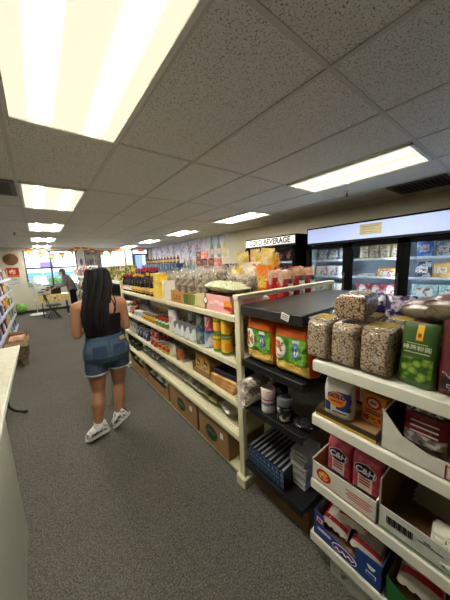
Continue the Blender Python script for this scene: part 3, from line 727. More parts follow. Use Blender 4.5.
# --- top shelf, far end: sauce bottles
def fb(h, r, cap=RED, lm=LBL_Y, **k):
    f = lambda p, l, c, g, i: bottle('sauce_bottle', l, c, p, h*(1+.02*((i*7) % 3-1)), r, SAUCE, cap, lm, g, **k)
    f.r = r*1.08; return f
run(122, 133, 8, 0, 1.03, fb(.24, .036, lm=LBL_C), 'small red-capped sauce bottle', 'bottle', 'front row', 'sauce bottles')
run(122, 136, 8, 0, 1.14, fb(.265, .036, lm=LBL_Y), 'red-capped dark sauce bottle', 'bottle', 'middle row', 'sauce bottles')
run(134, 146, 4, 0, 1.03, fb(.25, .042, mat((214, 172, 40), .4), lm=LBL_Y), 'yellow-capped dark sauce bottle', 'bottle', 'front row', 'sauce bottles')
run(137, 157, 7, 0, 1.15, fb(.315, .043), 'tall red-capped sauce bottle', 'bottle', 'middle row', 'sauce bottles')
run(147, 156, 3, 0, 1.03, fb(.27, .045, mat((226, 178, 36), .4)), 'big-labelled dark sauce bottle', 'bottle', 'front row', 'big sauce bottles')
run(126, 160, 10, 0, 1.3, fb(.33, .045), 'tall black sauce bottle', 'bottle', 'back row', 'sauce bottles')
TINY = blotch((240, 200, 40), (250, 226, 110), (196, 70, 30), scale=26, lo=.5, hi=.62)
for k, dz in enumerate((0, .088, .176)):
    for q, (x, dy) in enumerate(((1.04, 0), (1.15, .01))):
        y = YU(160.5, x, SZ[0]+dz)+dy
        carton('yellow_carton', 'yellow box of paste, %s of a stack of three, %s row, beside the sauce bottles' % (('bottom', 'middle', 'top')[k], ('front', 'back')[q]), 'box', (x, y, SZ[0]+.001+dz), .17, .09, .084, TINY, mat((246, 222, 120), .5), 'yellow boxes by the sauce bottles', panel=(.3, .3))
y = YU(169, 1.05, SZ[0]); carton('white_box', 'tall white paper box between the yellow boxes and the brown tray', 'box', (1.06, y, SZ[0]+.001), .075, .12, .19, PAPER, mat((226, 216, 190), .6))
# --- open cartons with bagged dried goods
def dried_bag(x, y, z, h, label, seed, grp, rx=0, w=.16, cols=((66, 46, 32), (140, 112, 82), (196, 182, 156)), fl=.26):
    return bag('dried_snack_bag', label, 'bag', (x, y, z), 'pillow', w, h, .075, film(.12, (226, 224, 214), .1, 26, .9), (), FACE+rnd.uniform(-.15, .15), seed, grp, rx=0, ry=0, body='clear_wrap', fill=(blotch(*cols, scale=36, lo=.4, hi=.55, bump=.5), .8))
def open_tray(u0, u1, zk, d, hf, hs, m, inner, label, name='open_carton', x=1.0):
    z = SZ[zk]+.001; ya, yb_ = YU(u1, x, z), YU(u0, x, z)
    return tray(name, label, 'carton', (x+d/2, (ya+yb_)/2, z), yb_-ya-.006, d, hs, hf, hs, m, inner), (ya+yb_)/2, yb_-ya
ORK = mat((196, 142, 70), .7, .2)
t1, y1, w1 = open_tray(171.5, 190, 0, .3, [(0, .115), (.7, .105), (1, .1)], .11, ORK, KRAFT, 'orange brown open carton of bagged snacks, beside the white box')
part('green_end', boxes(((w1/2-.06, -.1512, .05), (.09, .001, .085))), mat((58, 110, 62), .5), t1)
part('printed_mark', boxes(((-.06, -.1512, .05), (.15, .001, .05))), blotch((196, 142, 70), (120, 60, 30), scale=50), t1)
for r in range(3):
    for q in range(3): dried_bag(1.065+.085*r, y1-w1/2+.065+q*(w1-.13)/2, SZ[0]+.012, .29+.02*((q+r) % 2), 'clear bag of brown snacks, %s from post end, %s row in orange brown carton' % (ORD[q], ('front', 'middle', 'back')[r]), q+r, 'dried snacks in the orange brown carton', w=.11)
t2, y2, w2 = open_tray(191, 205.5, 0, .3, [(0, .1), (1, .125)], .12, mat((214, 196, 142), .7, .2), KRAFT, 'beige open carton of bagged snacks between the orange brown and pink cartons')
part('green_leaf_print', plate([(-.1, .0), (-.05, .01), (-.03, .09), (-.1, .1)], .001), mat((110, 140, 60), .6), t2, (-.0, -.1508, .005))
for r in range(3):
    for q in range(2): dried_bag(1.065+.085*r, y2-w2/2+.06+q*(w2-.12), SZ[0]+.012, .30+.015*((q+r) % 3), 'clear bag of pale snacks, %s from post end, %s row in beige carton' % (ORD[q], ('front', 'middle', 'back')[r]), q+r+1, 'dried snacks in the beige carton', w=.1)
PINK = mat((230, 164, 162), .55, .3, var=.02)
t3, y3, w3 = open_tray(206.5, 231, 0, .32, [(0, .125), (1, .12)], .122, PINK, KRAFT, 'pink printed open carton of bagged snacks next to the cream post')
E1 = mat((232, 150, 40), .5); E2 = mat((176, 40, 40), .5); E3 = mat((240, 236, 224), .5)
part('orange_fruit_print', plate([(.045*cos(a*pi/10), .04*sin(a*pi/10)) for a in range(20)], .0012), E1, t3, (.12, -.1612, .056))
part('red_ribbon_print', plate([(-.05, -.004), (.05, -.014), (.05, .006), (0, .016), (-.05, .01)], .0012), E2, t3, (.125, -.1622, .035))
part('dark_ring_print', plate([(.03*cos(a*pi/8), .03*sin(a*pi/8)) for a in range(16)], .0012), mat((70, 30, 30), .5), t3, (-.155, -.1612, .07))
part('white_disc_print', plate([(.022*cos(a*pi/8), .022*sin(a*pi/8)) for a in range(16)], .0012), E3, t3, (-.155, -.1622, .072))
for q in range(3): part('pale_scroll_print', plate([(-.03, -.01), (.03, -.012), (.034, .008), (0, .016), (-.03, .012)], .0012), mat((244, 206, 196), .5), t3, (-.075+.06*q, -.1612, .06+.012*(q % 2)))
for r in range(2):
    for q in range(2): dried_bag(1.2+.07*r, y3-w3/2+.08+q*(w3-.16), SZ[0]+.012, .25+.03*((q+r) % 2), 'clear bag of snacks, %s from post end, %s row in pink carton' % (ORD[q], ('front', 'back')[r]), q+r+2, 'dried snacks in the pink carton', w=.13)
# long pale bags lying across the pink carton
def lying(name, label, cat, c, L, w, d, m, rz, seed, prints=(), group=None, fill=None, tilt=0):
    """a bag lying flat: its long axis along rz, front facing up"""
    t = bag(name, label, cat, c, 'pillow', w, L, d, m, prints, 0, seed, group, fill=fill)
    t.rotation_mode = 'QUATERNION'
    t.rotation_quaternion = (Matrix.Rotation(rz, 3, 'Z') @ Matrix.Rotation(-pi/2+tilt, 3, 'X')).to_quaternion(); return t
NOOD = blotch((206, 200, 150), (226, 222, 186), (188, 186, 140), scale=40, rough=.3, spec=.6, stretch=(8, 1, 1), bump=.3)
lying('noodle_bag', 'long pale green bag of noodles lying across the pink carton', 'bag', (1.09, 1.2, SZ[0]+.168), .42, .16, .085, film(.3, (226, 232, 196), .12, 22, .9), .03, 1, fill=(NOOD, .9), tilt=.04)
lying('noodle_bag', 'long cream bag of noodles lying beside the top rail, above the pink carton', 'bag', (1.40, 1.28, SZ[0]+.055), .42, .1, .09, film(.25, (240, 234, 206), .12, 22, .9), -.05, 2, fill=(NOOD, .8))
# --- behind: piles on the other half of the top shelf
RICE = blotch((176, 166, 136), (214, 206, 184), (120, 108, 84), scale=22, rough=.25, spec=.7, bump=.4)
n = 0
for k in range(7):
    y = 1.95+.24*k
    for r, x in enumerate((1.44, 1.68)):
        h = .27+.03*((k*3+r) % 3)
        bag('dried_snack_bag', 'clear bag of pale dried goods, %s from the post, %s row behind the cartons' % (ORD[k], ('first', 'second')[r]), 'bag', (x, y, SZ[0]+.012), 'pillow', .2, h, .13, film(.16, (230, 230, 222), .1, 24, .9), (), FACE+rnd.uniform(-.5, .5), k+r, 'pale bags behind the cartons', body='clear_wrap', fill=(RICE if k % 2 else blotch((150, 128, 96), (196, 180, 150), scale=30, bump=.4), .8))
        n += 1
YB = blotch((236, 196, 80), (246, 226, 150), (206, 120, 40), scale=14, rough=.22, spec=.6, lo=.45, hi=.6, bump=.2)
OB = blotch((226, 110, 24), (240, 150, 50), (196, 60, 20), scale=10, rough=.25, spec=.6, bump=.2)
WB = blotch((240, 226, 196), (214, 60, 50), (246, 236, 210), scale=9, rough=.3, spec=.5, lo=.56, hi=.6)
for k, (u, v, h, w, m, dsc) in enumerate(((239, 287, .3, .22, YB, 'yellow bag of noodles standing behind the pale noodle bags'), (252, 286, .33, .24, WB, 'cream bag with red print among the yellow noodle bags'), (266, 285, .3, .22, OB, 'orange bag standing beside the red bread bags'))):
    p = P(u, v, x=1.62); bag('noodle_packet', dsc, 'bag', (1.62, p.y, SZ[0]+.012), 'pillow', w, h, .12, m, (('pale_panel', 'rect', (-.6, .6, -.3, .4), WB if m is YB else YB),), FACE+.2*(k-1), k)
for k, (u, v, x, h, r) in enumerate(((244, 252, 1.68, .2, .1), (255, 249, 1.76, .22, -.15), (266, 248, 1.68, .22, .1), (274, 253, 1.8, .2, -.1))):
    p = P(u, v, x=x); bag('noodle_packet', 'crinkled yellow noodle packet on the pile above the orange bags, %s from the window side' % ORD[k], 'bag', (x, p.y, p.z-h), 'pillow', .16, h, .06, YB, (('pale_panel', 'rect', (-.5, .5, -.4, .3), WB),), FACE+r, k, 'yellow packets on the pile', rx=0, ry=.1*(k % 3-1), wr=.2)
BRD = blotch((186, 44, 46), (206, 70, 66), (232, 214, 200), scale=9, rough=.22, spec=.6, lo=.46, hi=.52)
TOPB = blotch((226, 170, 120), (240, 206, 170), scale=18, rough=.2, spec=.6)
for k in range(6):
    r, q_ = divmod(k, 3); x = 1.6+.157*q_+.02*r
    t = bag('bread_bag', 'red and white pale-topped bag, %s from aisle side, %s row behind the rail' % (ORD[q_], ('front', 'back')[r]), 'bag', (x, 1.265+.13*r, SZ[0]+.002), 'pouch', .15, .262+.008*((k*3) % 4), .1, BRD, (('white_label', 'rect', (-.1, .9, -.75, .2), mat((236, 228, 214), .4)), ('dark_green_badge', 'oval', (.4, .3, .4, .14), mat((40, 66, 40), .4)), ('pale_top', 'rect', (-.98, .98, .5, .96), TOPB)), rnd.uniform(-.12, .12)-.15, k, 'red and white bags by the top rail')

# --- second shelf
def fj(nm, h, r, *ms):
    f = lambda p, l, c, g, i: jar(nm, l, c, p, h, r, *ms, g)
    f.r = r*1.03; return f
def fcan(h, r, lm, top=None, lid=None):
    f = lambda p, l, c, g, i: can('food_can', l, c, p, h, r, lm, top, g, lid)
    f.r = r*1.03; return f
WCAN = bands(((0, (60, 90, 170)), (.03, (236, 234, 228)), (.075, (226, 180, 70)), (.09, (236, 234, 228))), .4, jag=.012)
MILK = blotch((240, 240, 238), (44, 92, 178), (236, 196, 90), scale=16, lo=.53, hi=.6, rough=.35)
YLAB = bands(((0, (200, 140, 40)), (.04, (238, 196, 60)), (.085, (30, 40, 30)), (.1, (200, 196, 190))), .4, jag=.008)
GCAN = bands(((0, (222, 220, 210)), (.012, (84, 146, 56)), (.055, (232, 232, 220)), (.075, (70, 130, 50)), (.088, (180, 40, 36))), .4, jag=.01)
GRAYJ = blotch((196, 192, 182), (120, 110, 100), scale=28, lo=.48, hi=.58)
REDC = blotch((176, 44, 36), (222, 200, 160), (110, 26, 24), scale=24, lo=.52, hi=.6)
run(124, 132, 6, 1, 1.03, fj('spread_jar', .16, .045, GRAYJ, mat((226, 222, 210), .4), PAPER), 'grey jar with pale lid', 'jar', 'front row', 'grey jars')
run(124, 140, 8, 1, 1.16, fcan(.17, .05, REDC), 'red labelled can', 'can', 'back row', 'red cans')
run(133, 137, 3, 1, 1.03, fcan(.11, .045, REDC), 'squat red labelled can', 'can', 'front row', 'squat red cans')
_f = lambda p, l, c, g, i: can('cream_tub', l, c, p, .075, .048, blotch((226, 228, 230), (110, 150, 200), scale=24), mat((230, 230, 228), .4), g)
_f.r = .05
run(137, 144.5, 6, 1, 1.03, _f, 'pale blue tub', 'tub', 'front row', 'pale blue tubs')
run(145, 157, 8, 1, 1.03, fcan(.1, .042, YLAB), 'yellow labelled can', 'can', 'front row', 'yellow cans')
run(142, 158, 9, 1, 1.14, fcan(.12, .042, blotch((70, 66, 60), (150, 146, 136), scale=30)), 'dark grey can', 'can', 'back row', 'grey cans')
run(157.5, 170, 8, 1, 1.03, fcan(.1, .04, GCAN, RED), 'green and white can with red top', 'can', 'front row', 'green cans')
run(158, 171, 8, 1, 1.14, fcan(.11, .04, blotch((150, 146, 140), (70, 90, 60), scale=26)), 'dull green can', 'can', 'back row', 'green cans')
run(171, 178, 2, 1, 1.05, fcan(.235, .055, blotch((232, 230, 224), (190, 186, 178), (170, 60, 60), scale=14, lo=.5, hi=.62)), 'tall white paper-wrapped tin', 'can', 'front row', 'tall white tins')
run(176.5, 197, 5, 1, 1.03, fcan(.125, .047, MILK), 'blue and white milk can', 'can', 'front row', 'milk cans')
run(180, 197, 4, 1, 1.15, fcan(.125, .047, MILK), 'blue and white milk can', 'can', 'back row', 'milk cans')
run(189, 197, 2, 1, 1.15, fcan(.115, .047, MILK), 'blue and white milk can', 'can', 'back row', 'milk cans', dz=.127)
BLUJ = bands(((0, (56, 110, 176)), (.018, (150, 160, 166)), (.1, (70, 120, 180)), (.115, (60, 76, 70))), .35, jag=.01)
run(197.5, 206, 2, 1, 1.04, fcan(.13, .044, blotch((90, 104, 100), (150, 156, 150), scale=22), mat((60, 110, 176), .4), mat((62, 116, 184), .4)), 'grey jar with blue lid', 'jar', 'front row', 'blue lidded jars')
run(197.5, 206, 2, 1, 1.04, fcan(.13, .044, blotch((60, 66, 60), (120, 130, 110), scale=22), mat((60, 110, 176), .4), mat((70, 74, 70), .4)), 'dark green jar', 'jar', 'front row', 'dark green jars', dz=.135)
run(206, 214.5, 2, 1, 1.04, fcan(.135, .042, blotch((226, 226, 230), (130, 150, 190), scale=18), mat((60, 110, 176), .4), mat((62, 116, 184), .4)), 'white jar with blue lid', 'jar', 'front row', 'white jars')
run(206, 214.5, 2, 1, 1.04, fcan(.13, .042, blotch((190, 60, 66), (226, 196, 190), (90, 40, 50), scale=20), mat((60, 110, 176), .4)), 'red and pink jar', 'jar', 'front row', 'red jars', dz=.14)
JU1 = bands(((0, (70, 140, 40)), (.02, (96, 160, 48)), (.11, (236, 200, 40)), (.128, (60, 130, 40))), .35, jag=.02)
JU2 = bands(((0, (60, 130, 40)), (.025, (236, 176, 40)), (.1, (226, 196, 60)), (.125, (80, 150, 50))), .35, jag=.012)
def juice(lm):
    def f(p, l, c, g, i):
        t = can('juice_can', l, c, p, .14, .043, lm, None, g, rz=FACE)
        part('orange_fruit_print', M('fruit', lambda: lathe([(.0436, .03), (.0438, .05), (.0438, .075), (.0436, .095)], 40, False)), bands(((-.05, (226, 140, 30)), (-.02, (242, 190, 60)), (.02, (226, 150, 30))), .35, 0, jag=.012), t)
    f.r = .044; return f
run(215, 223.3, 1, 1, 1.04, juice(JU1), 'green and yellow juice can', 'can', 'front row', 'juice cans')
run(215, 223.3, 1, 1, 1.04, juice(JU1), 'green juice can', 'can', 'front row', 'upper juice cans', dz=.142)
run(223.3, 231, 1, 1, 1.04, juice(JU2), 'mostly yellow juice can', 'can', 'front row', 'juice cans')
run(223.3, 231, 1, 1, 1.04, juice(JU2), 'mostly yellow juice can', 'can', 'front row', 'upper juice cans', dz=.142)
run(212, 234, 3, 1, 1.16, juice(JU2), 'yellow juice can', 'can', 'back row', 'juice cans')
run(212, 234, 3, 1, 1.16, juice(JU1), 'yellow and green juice can', 'can', 'back row', 'upper juice cans', dz=.142)
# --- third shelf
BLUB = blotch((70, 130, 190), (190, 210, 226), scale=18)
run(125, 131, 4, 2, 1.04, lambda p, l, c, g, i: bag('blue_packet', l, c, p, 'pouch', .12, .15, .07, BLUB, (), FACE, i, g), 'light blue packet', 'packet', 'front row', 'blue packets')
run(132, 139, 4, 2, 1.04, fcan(.17, .052, GRAYJ), 'grey tin', 'can', 'front row', 'grey tins')
run(126, 139, 5, 2, 1.18, fcan(.15, .05, blotch((80, 76, 72), (140, 136, 130), scale=26)), 'dark tin', 'can', 'back row', 'dark tins')
NAVY = blotch((44, 52, 92), (200, 200, 204), (80, 86, 120), scale=20, lo=.53, hi=.6)
run(140, 151, 6, 2, 1.04, fcan(.14, .045, NAVY), 'navy and white can', 'can', 'front row', 'navy cans')
run(141, 152, 6, 2, 1.15, fcan(.16, .045, NAVY), 'navy can', 'can', 'back row', 'navy cans')
run(152, 160, 5, 2, 1.03, fcan(.1, .042, REDC), 'red fish tin', 'can', 'front row', 'red fish tins')
run(152, 160, 5, 2, 1.03, fcan(.09, .042, REDC), 'red fish tin', 'can', 'front row', 'upper red fish tins', dz=.102)
run(153, 172, 8, 2, 1.14, fcan(.16, .042, REDC), 'dark red can', 'can', 'back row', 'dark red cans')
ORC = bands(((0, (226, 180, 60)), (.035, (200, 60, 34)), (.07, (236, 206, 120)), (.088, (170, 40, 30))), .4, jag=.015)
run(160.5, 171.5, 6, 2, 1.03, fcan(.105, .042, ORC), 'orange and yellow can', 'can', 'front row', 'orange cans')
run(172, 177, 1, 2, 1.05, fcan(.15, .05, blotch((222, 220, 200), (150, 160, 120), scale=14)), 'pale green tin', 'can', 'front row', 'pale green tins')
run(177.5, 184, 2, 2, 1.05, fcan(.13, .05, blotch((170, 96, 56), (206, 150, 90), (110, 40, 30), scale=16)), 'brown labelled tin', 'can', 'front row', 'brown tins')
y = YU(187, 1.1, SZ[2]); t = thing('wire_basket', 'empty wire display rack beside the brown carton, third shelf', 'rack', (1.16, y, SZ[2]+.001))
for s in range(5): part('wire', M('wbask', lambda: tubes([[(-.13, 0, .004), (.13, 0, .004), (.13, 0, .06)]], .003, 6)), STEEL, t, (0, -.06+.03*s, 0))
part('cross_wire', tubes([[(-.13, -.07, .004), (-.13, .07, .004)], [(.13, -.07, .06), (.13, .07, .06)]], .003, 6), STEEL, t)
z = SZ[2]+.001; ya, yb2 = YU(210, 1.02, z), YU(193, 1.02, z)
tray('open_carton', 'brown open carton holding mustard yellow boxes, third shelf', 'carton', (1.02+.15, (ya+yb2)/2, z), yb2-ya, .3, .09, [(0, .045), (1, .05)], .14, KRAFT, KRAFT_D)
MUS = blotch((206, 150, 54), (222, 176, 84), scale=10)
for i in range(2):
    w = (yb2-ya-.05)/2
    for r in range(2):
        t = carton('mustard_box', 'mustard box with dark picture panel, %s from post, %s row in brown carton' % (ORD[i], ('front', 'back')[r]), 'box', (1.085+.13*r, ya+.022+w*(i+.5), z+.012), w-.01, .1, .165, MUS, blotch((40, 34, 30), (206, 190, 160), scale=26, lo=.5, hi=.6), 'mustard boxes', panel=(.26, .26))
y = YU(216, 1.1, z); lying('tan_bag', 'tan paper bag leaning behind the dark blue package, third shelf', 'bag', (1.2, y-.02, z+.08), .2, .16, .1, mat((176, 138, 84), .6, bump=.3), 1.2, 1, tilt=.5)
y = YU(226, 1.06, z)
for k in range(3): carton('flat_package', '%s flat orange brown package, %s of the pile beside the cream post' % (('plain', 'creased', 'upper')[k], ('bottom', 'middle', 'top')[k]), 'package', (1.13, y-.01*k, z+.031*k), .29, .24, .03, blotch((196, 140, 76), (214, 168, 104), scale=12, bump=.2), None, 'flat packages by the post', FACE+.05*k)
t = carton('navy_package', 'flat navy blue package with red emblem lying on the orange brown packages', 'package', (1.13, y-.02, z+.094), .25, .2, .04, mat((30, 34, 72), .35, .5), None, None, FACE+.1)
part('red_emblem', plate([(.05*cos(a*pi/8), .03*sin(a*pi/8)) for a in range(16)], .002), mat((170, 36, 50), .4), t, (0, 0, .041), (pi/2, 0, 0))
# --- lowest shelf
run(126, 141, 7, 3, 1.05, fj('pickle_jar', .11, .05, mat((44, 56, 36), .15, .6), mat((50, 56, 48), .4), mat((70, 84, 60), .5)), 'dark green jar', 'jar', 'front row', 'dark green jars')
z = SZ[3]+.001
BG = blotch((40, 44, 40), (226, 226, 222), (96, 140, 70), scale=12, rough=.25, spec=.6, lo=.48, hi=.56)
def lowbags(u0, u1, n, mfn, desc, grp, L=.26, w=.17, d=.08, x=1.16):
    ya, yb_ = sorted((YU(u0, 1.05, z), YU(u1, 1.05, z)))
    w = min(w, (yb_-ya)/n*1.02)
    for i in range(n):
        y = ya+(yb_-ya)*(i+.5)/n
        m, fl = mfn(i)
        lying('food_bag', '%s, %s from the cream post, lowest shelf' % (desc, ORD[i]), 'bag', (x-.12, y, z+.058+.008*(i % 2)), L, w, d, m, -pi/2+rnd.uniform(-.08, .08), i, (), grp, fl)
lowbags(142, 163, 5, lambda i: (BG, None), 'black and white printed bag', 'printed bags on the lowest shelf', w=.16)
CLR = film(.3, (236, 238, 226), .1, 26, .9)
GRN = blotch((216, 211, 190), (238, 234, 220), (190, 184, 156), scale=30, bump=.4)
lowbags(164, 201, 6, lambda i: (CLR, (GRN, .82)), 'clear bag of white dried food', 'clear bags on the lowest shelf', w=.15, d=.105)
lowbags(201.5, 217, 2, lambda i: (film(.35, (226, 226, 150), .1, 24, .8), (blotch((176, 170, 70), (206, 200, 120), scale=24, bump=.4), .84)), 'yellow green clear bag', 'yellow green bags on the lowest shelf', w=.2, d=.1)
y = YU(228, 1.05, z); tb = lying('white_sack', 'white cloth sack with green lettering beside the cream post, lowest shelf', 'bag', (1.03, y+.03, z+.075), .32, .17, .11, mat((214, 208, 194), .8, bump=.4, bs=20), -pi/2-.3, 3, (('green_print', 'rect', (-.4, .3, -.2, .2), blotch((214, 208, 194), (70, 110, 70), scale=30, lo=.52, hi=.56)),))
# --- brown cartons on the base deck
OVAL = mat((44, 70, 46), .6)
z = .047
for k, (u0, u1, dsc) in enumerate(((199.5, 239, 'closest to the cream post'), (170.5, 198.5, 'second from the cream post'), (147, 169.5, 'third from the cream post, low front'), (130, 146, 'fourth from the cream post, low front'))):
    x = 1.0; ya, yb_ = YU(u1, x, z), min(3.83, YU(u0, x, z)); w = yb_-ya-.012
    if k == 0: ya += .11; w -= .11
    hf = [(0, .255), (1, .25)] if k < 2 else [(0, .2), (.15, .12), (.85, .11), (1, .2)]
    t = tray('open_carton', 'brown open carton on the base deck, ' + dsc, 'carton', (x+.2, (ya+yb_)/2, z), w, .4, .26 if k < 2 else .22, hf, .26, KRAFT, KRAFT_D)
    if k < 2:
        part('green_oval_print', plate([(.085*cos(a*pi/16), .068*sin(a*pi/16)) for a in range(32)], .0012), OVAL, t, (-w*.04, -.2012, .12))
        part('pale_oval_stripe', plate([(-.055, -.004), (.055, -.004), (.055, .004), (-.055, .004)], .0012), mat((150, 140, 100), .6), t, (-w*.04, -.2022, .125))
        part('white_sticker', plate([(-.02, -.025), (.02, -.025), (.02, .025), (-.02, .025)], .0012), PAPER, t, (w*.3, -.2012, .17))
        for i in range(4): lying('brown_packet', 'brown paper packet lying inside the carton %s, %s along' % (dsc, ORD[i]), 'packet', (x+.06, ya+w*(i+.5)/4+.006, z+.07), .3, w*.2, .08, mat((96, 76, 52), .7, bump=.3), -pi/2, i, (), 'packets in the base cartons')
    else:
        for i in range(3): lying('green_white_bag', '%s bag lying in the open carton, %s, %s along' % ('green and white', dsc.split(' from')[0], ORD[i]), 'bag', (x+.04, ya+w*(i+.5)/3+.006, z+.12), .3, w*.3, .1, blotch((226, 228, 220), (110, 160, 70), (190, 150, 100), scale=14, lo=.5, hi=.58, rough=.25, spec=.6), -pi/2, i, (), 'green and white bags in the base cartons')

# ================================================================ the black shelves at the gondola's end
BY0, BY1, BZ = .668, 1.128, [1.328, .967, .666, .214]
def black_unit():
    t = thing('black_shelving', 'black metal shelving with a wide dark top between the cream and white shelves', 'shelving', (.98, BY0, 0))
    L = BY1-BY0
    part('counter_top', boxes(((.5, L/2, BZ[0]-.03), (1.0, L, .06), .006)), mat((30, 31, 32), .32, .45, var=.12, vs=6), t)
    for z in BZ[1:]:
        s = part('shelf', boxes(((.246, L/2, z-.0125), (.468, L-.002, .024))), mat((26, 26, 27), .4, .4, var=.08), t)
        part('shelf_lip', boxes(((.008, L/2, z-.018), (.016, L, .048), .003)), BLACK, s)
    part('back_panel', boxes(((.488, L/2, .66), (.016, L, 1.2))), mat((28, 28, 28), .7), t)
    for y in (.03, L-.03): part('upright', boxes(((.47, y, .64), (.03, .04, 1.26), .003)), DKMETAL, t)
    part('far_upright', boxes(((.95, L/2, .63), (.04, .3, 1.26), .003)), DKMETAL, t)
    for y in (.06, L-.06): part('foot', boxes(((.6, y, .08), (.2, .03, .16))), DKMETAL, t)
black_unit()
p = P(285, 317, x=.965); t = thing('price_label', 'white price label hanging on the edge of the black counter', 'label', p, FACE)
part('label_card', boxes(((0, 0, 0), (.05, .002, .036))), PAPER, t, (0, 0, 0), (0, .25, 0))
for k in range(3): part('printed_line', boxes(((0, -.0015, .009-.009*k), (.036, .001, .002))), mat((60, 60, 60)), t, (0, 0, 0), (0, .25, 0))
ORB = mat((224, 96, 26), .3, .5, bump=.15, bs=40); NDL = blotch((214, 176, 70), (236, 206, 110), (180, 130, 50), scale=70, rough=.3, spec=.5, lo=.4, hi=.55)
for k, (yc, w) in enumerate(((1.012, .232), (.775, .235))):
    G1, G2 = mat((70, 138, 44), .35, .4), mat((120, 176, 60), .35, .4)
    t = bag('rice_sack', 'large orange and green printed food sack on the black shelf, %s the cream post' % ('against' if not k else 'second from'), 'sack', (1.12, yc, BZ[1]+.002), 'brick', w, .285, .2, ORB,
        (('green_panel', 'rect', (-.88, .82, -.45, .55, 16, 16, .0035), G1), ('light_green_panel', 'rect', (-.05, .8, -.42, .5, 16, 16, .0045), G2), ('noodle_window', 'rect', (-.9, .9, -.93, -.47, 16, 12, .0038), NDL),
         ('white_plate', 'oval', (-.6, .04, .36, .44, .0055), mat((240, 236, 226), .3)), ('food_picture', 'oval', (-.6, .04, .28, .34, .0065), blotch((176, 96, 50), (226, 180, 120), (120, 60, 40), scale=60)),
         ('crest', 'oval', (.3, .04, .18, .3, .0055, 24, .55), mat((60, 120, 190), .3)), ('crest_centre', 'oval', (.3, .04, .1, .2, .006), mat((236, 226, 190), .3)), ('crest_blue_bar', 'rect', (.27, .33, -.12, .2, 3, 6, .007), mat((50, 100, 170), .3)), ('white_banner', 'rect', (.1, .5, .34, .46, 6, 3, .0058), mat((232, 238, 240), .3))), FACE+.02*k, k+1, 'orange and green sacks', wr=.05)
CUP = mat((232, 214, 184), .6); SLV = film(.25, (240, 240, 240), .08, 30, .7)
for k, z in enumerate((.712, .803)):
    t = thing('cup_sleeve', 'clear sleeve of stacked paper cups lying beside the cream post, %s one' % ('lower' if k == 0 else 'upper'), 'cups', (.95, 1.085, BZ[2]+z-.666), FACE)
    for q in range(5): part('paper_cup', M('cup', lambda: lathe([(.034, 0), (.036, .004), (.042, .07), (.044, .078), (.041, .078), (.035, .012), (.001, .01)], 20)), CUP, t, (0, .09-.006+.032*q, 0), (pi/2, 0, 0))
    part('plastic_wrap', tubes([[(0, -.03, .0), (0, .05, 0), (0, .26, 0)]], .0455, 14), SLV, t)
t = thing('tape_roll', 'black roll of tape standing behind the paper cups', 'tape', (1.2, .985, BZ[2]+.061), FACE)
part('tape', lathe([(.026, -.022), (.06, -.022), (.06, .022), (.026, .022), (.026, -.022)], 28, False), mat((20, 20, 22), .3, .5), t, (0, 0, 0), (pi/2, 0, 0))
part('core', lathe([(.022, -.02), (.026, -.02), (.026, .02), (.022, .02), (.022, -.02)], 24, False), mat((220, 216, 206), .6), t, (0, 0, 0), (pi/2, 0, 0))
def canister(y, h, r, m, lidm, lm, label):
    t = thing('canister', label, 'canister', (1.04, y, BZ[2]+.001), FACE)
    part('canister_body', lathe([(r*.96, 0), (r, .004), (r, h*.72), (r*.97, h*.74)], 24), m, t)
    part('lid', lathe([(r*1.02, h*.7), (r*1.04, h*.72), (r*1.04, h*.97), (r*.99, h), (r*.94, h*.99), (r*.92, h*.93), (.001, h*.93)], 24), lidm, t)
    part('printed_label', lathe([(r*1.012, h*.1), (r*1.012, h*.62)], 24, False), lm, t)
canister(.955, .15, .043, mat((226, 212, 206), .4), mat((232, 216, 208), .45), bands(((0, (226, 222, 218)), (.05, (120, 126, 140)), (.07, (226, 222, 218)), (.082, (196, 70, 80))), .4, jag=.01), 'white and pink canister on the middle black shelf')
canister(.83, .145, .042, mat((26, 28, 28), .3), mat((112, 116, 118), .5), blotch((26, 30, 28), (214, 210, 200), (150, 50, 44), scale=24, lo=.5, hi=.57), 'dark canister with a grey lid on the middle black shelf')
t = thing('plate_stack', 'stack of pale foam plates at the back of the middle black shelf', 'plates', (1.26, .79, BZ[2]+.001))
for k in range(9): part('plate', M('plate', lambda: lathe([(.07, 0), (.105, .003), (.145, .014), (.148, .016), (.105, .008), (.07, .005)], 32)), mat((206, 202, 190), .6), t, (0, 0, .012*k))
t = thing('chain_scrubber', 'dark beaded scrubber lying at the front of the middle black shelf', 'scrubber', (1.07, .72, BZ[2]+.02), FACE)
part('mesh_pad', tubes([[(.05*cos(a*pi/12)*(1-.0*a), .035*sin(a*pi/12), .006*sin(a)) for a in range(25)], [(.034*cos(a*pi/12), .022*sin(a*pi/12), .01+.004*sin(a*2)) for a in range(25)], [(.018*cos(a*pi/12), .01*sin(a*pi/12), .016) for a in range(25)]], .012, 8), mat((34, 33, 32), .5, metal=.3), t)
for k in range(14): part('bead', M('bead', lambda: lathe([(.001, -.004), (.004, -.002), (.004, .002), (.001, .004)], 8)), mat((206, 204, 196), .4), t, (.055*cos(k*pi/13+pi), .042*sin(k*pi/13+pi), .004))
BSP = blotch((40, 72, 108), (176, 186, 194), (24, 34, 52), scale=40, lo=.55, hi=.62, rough=.3)
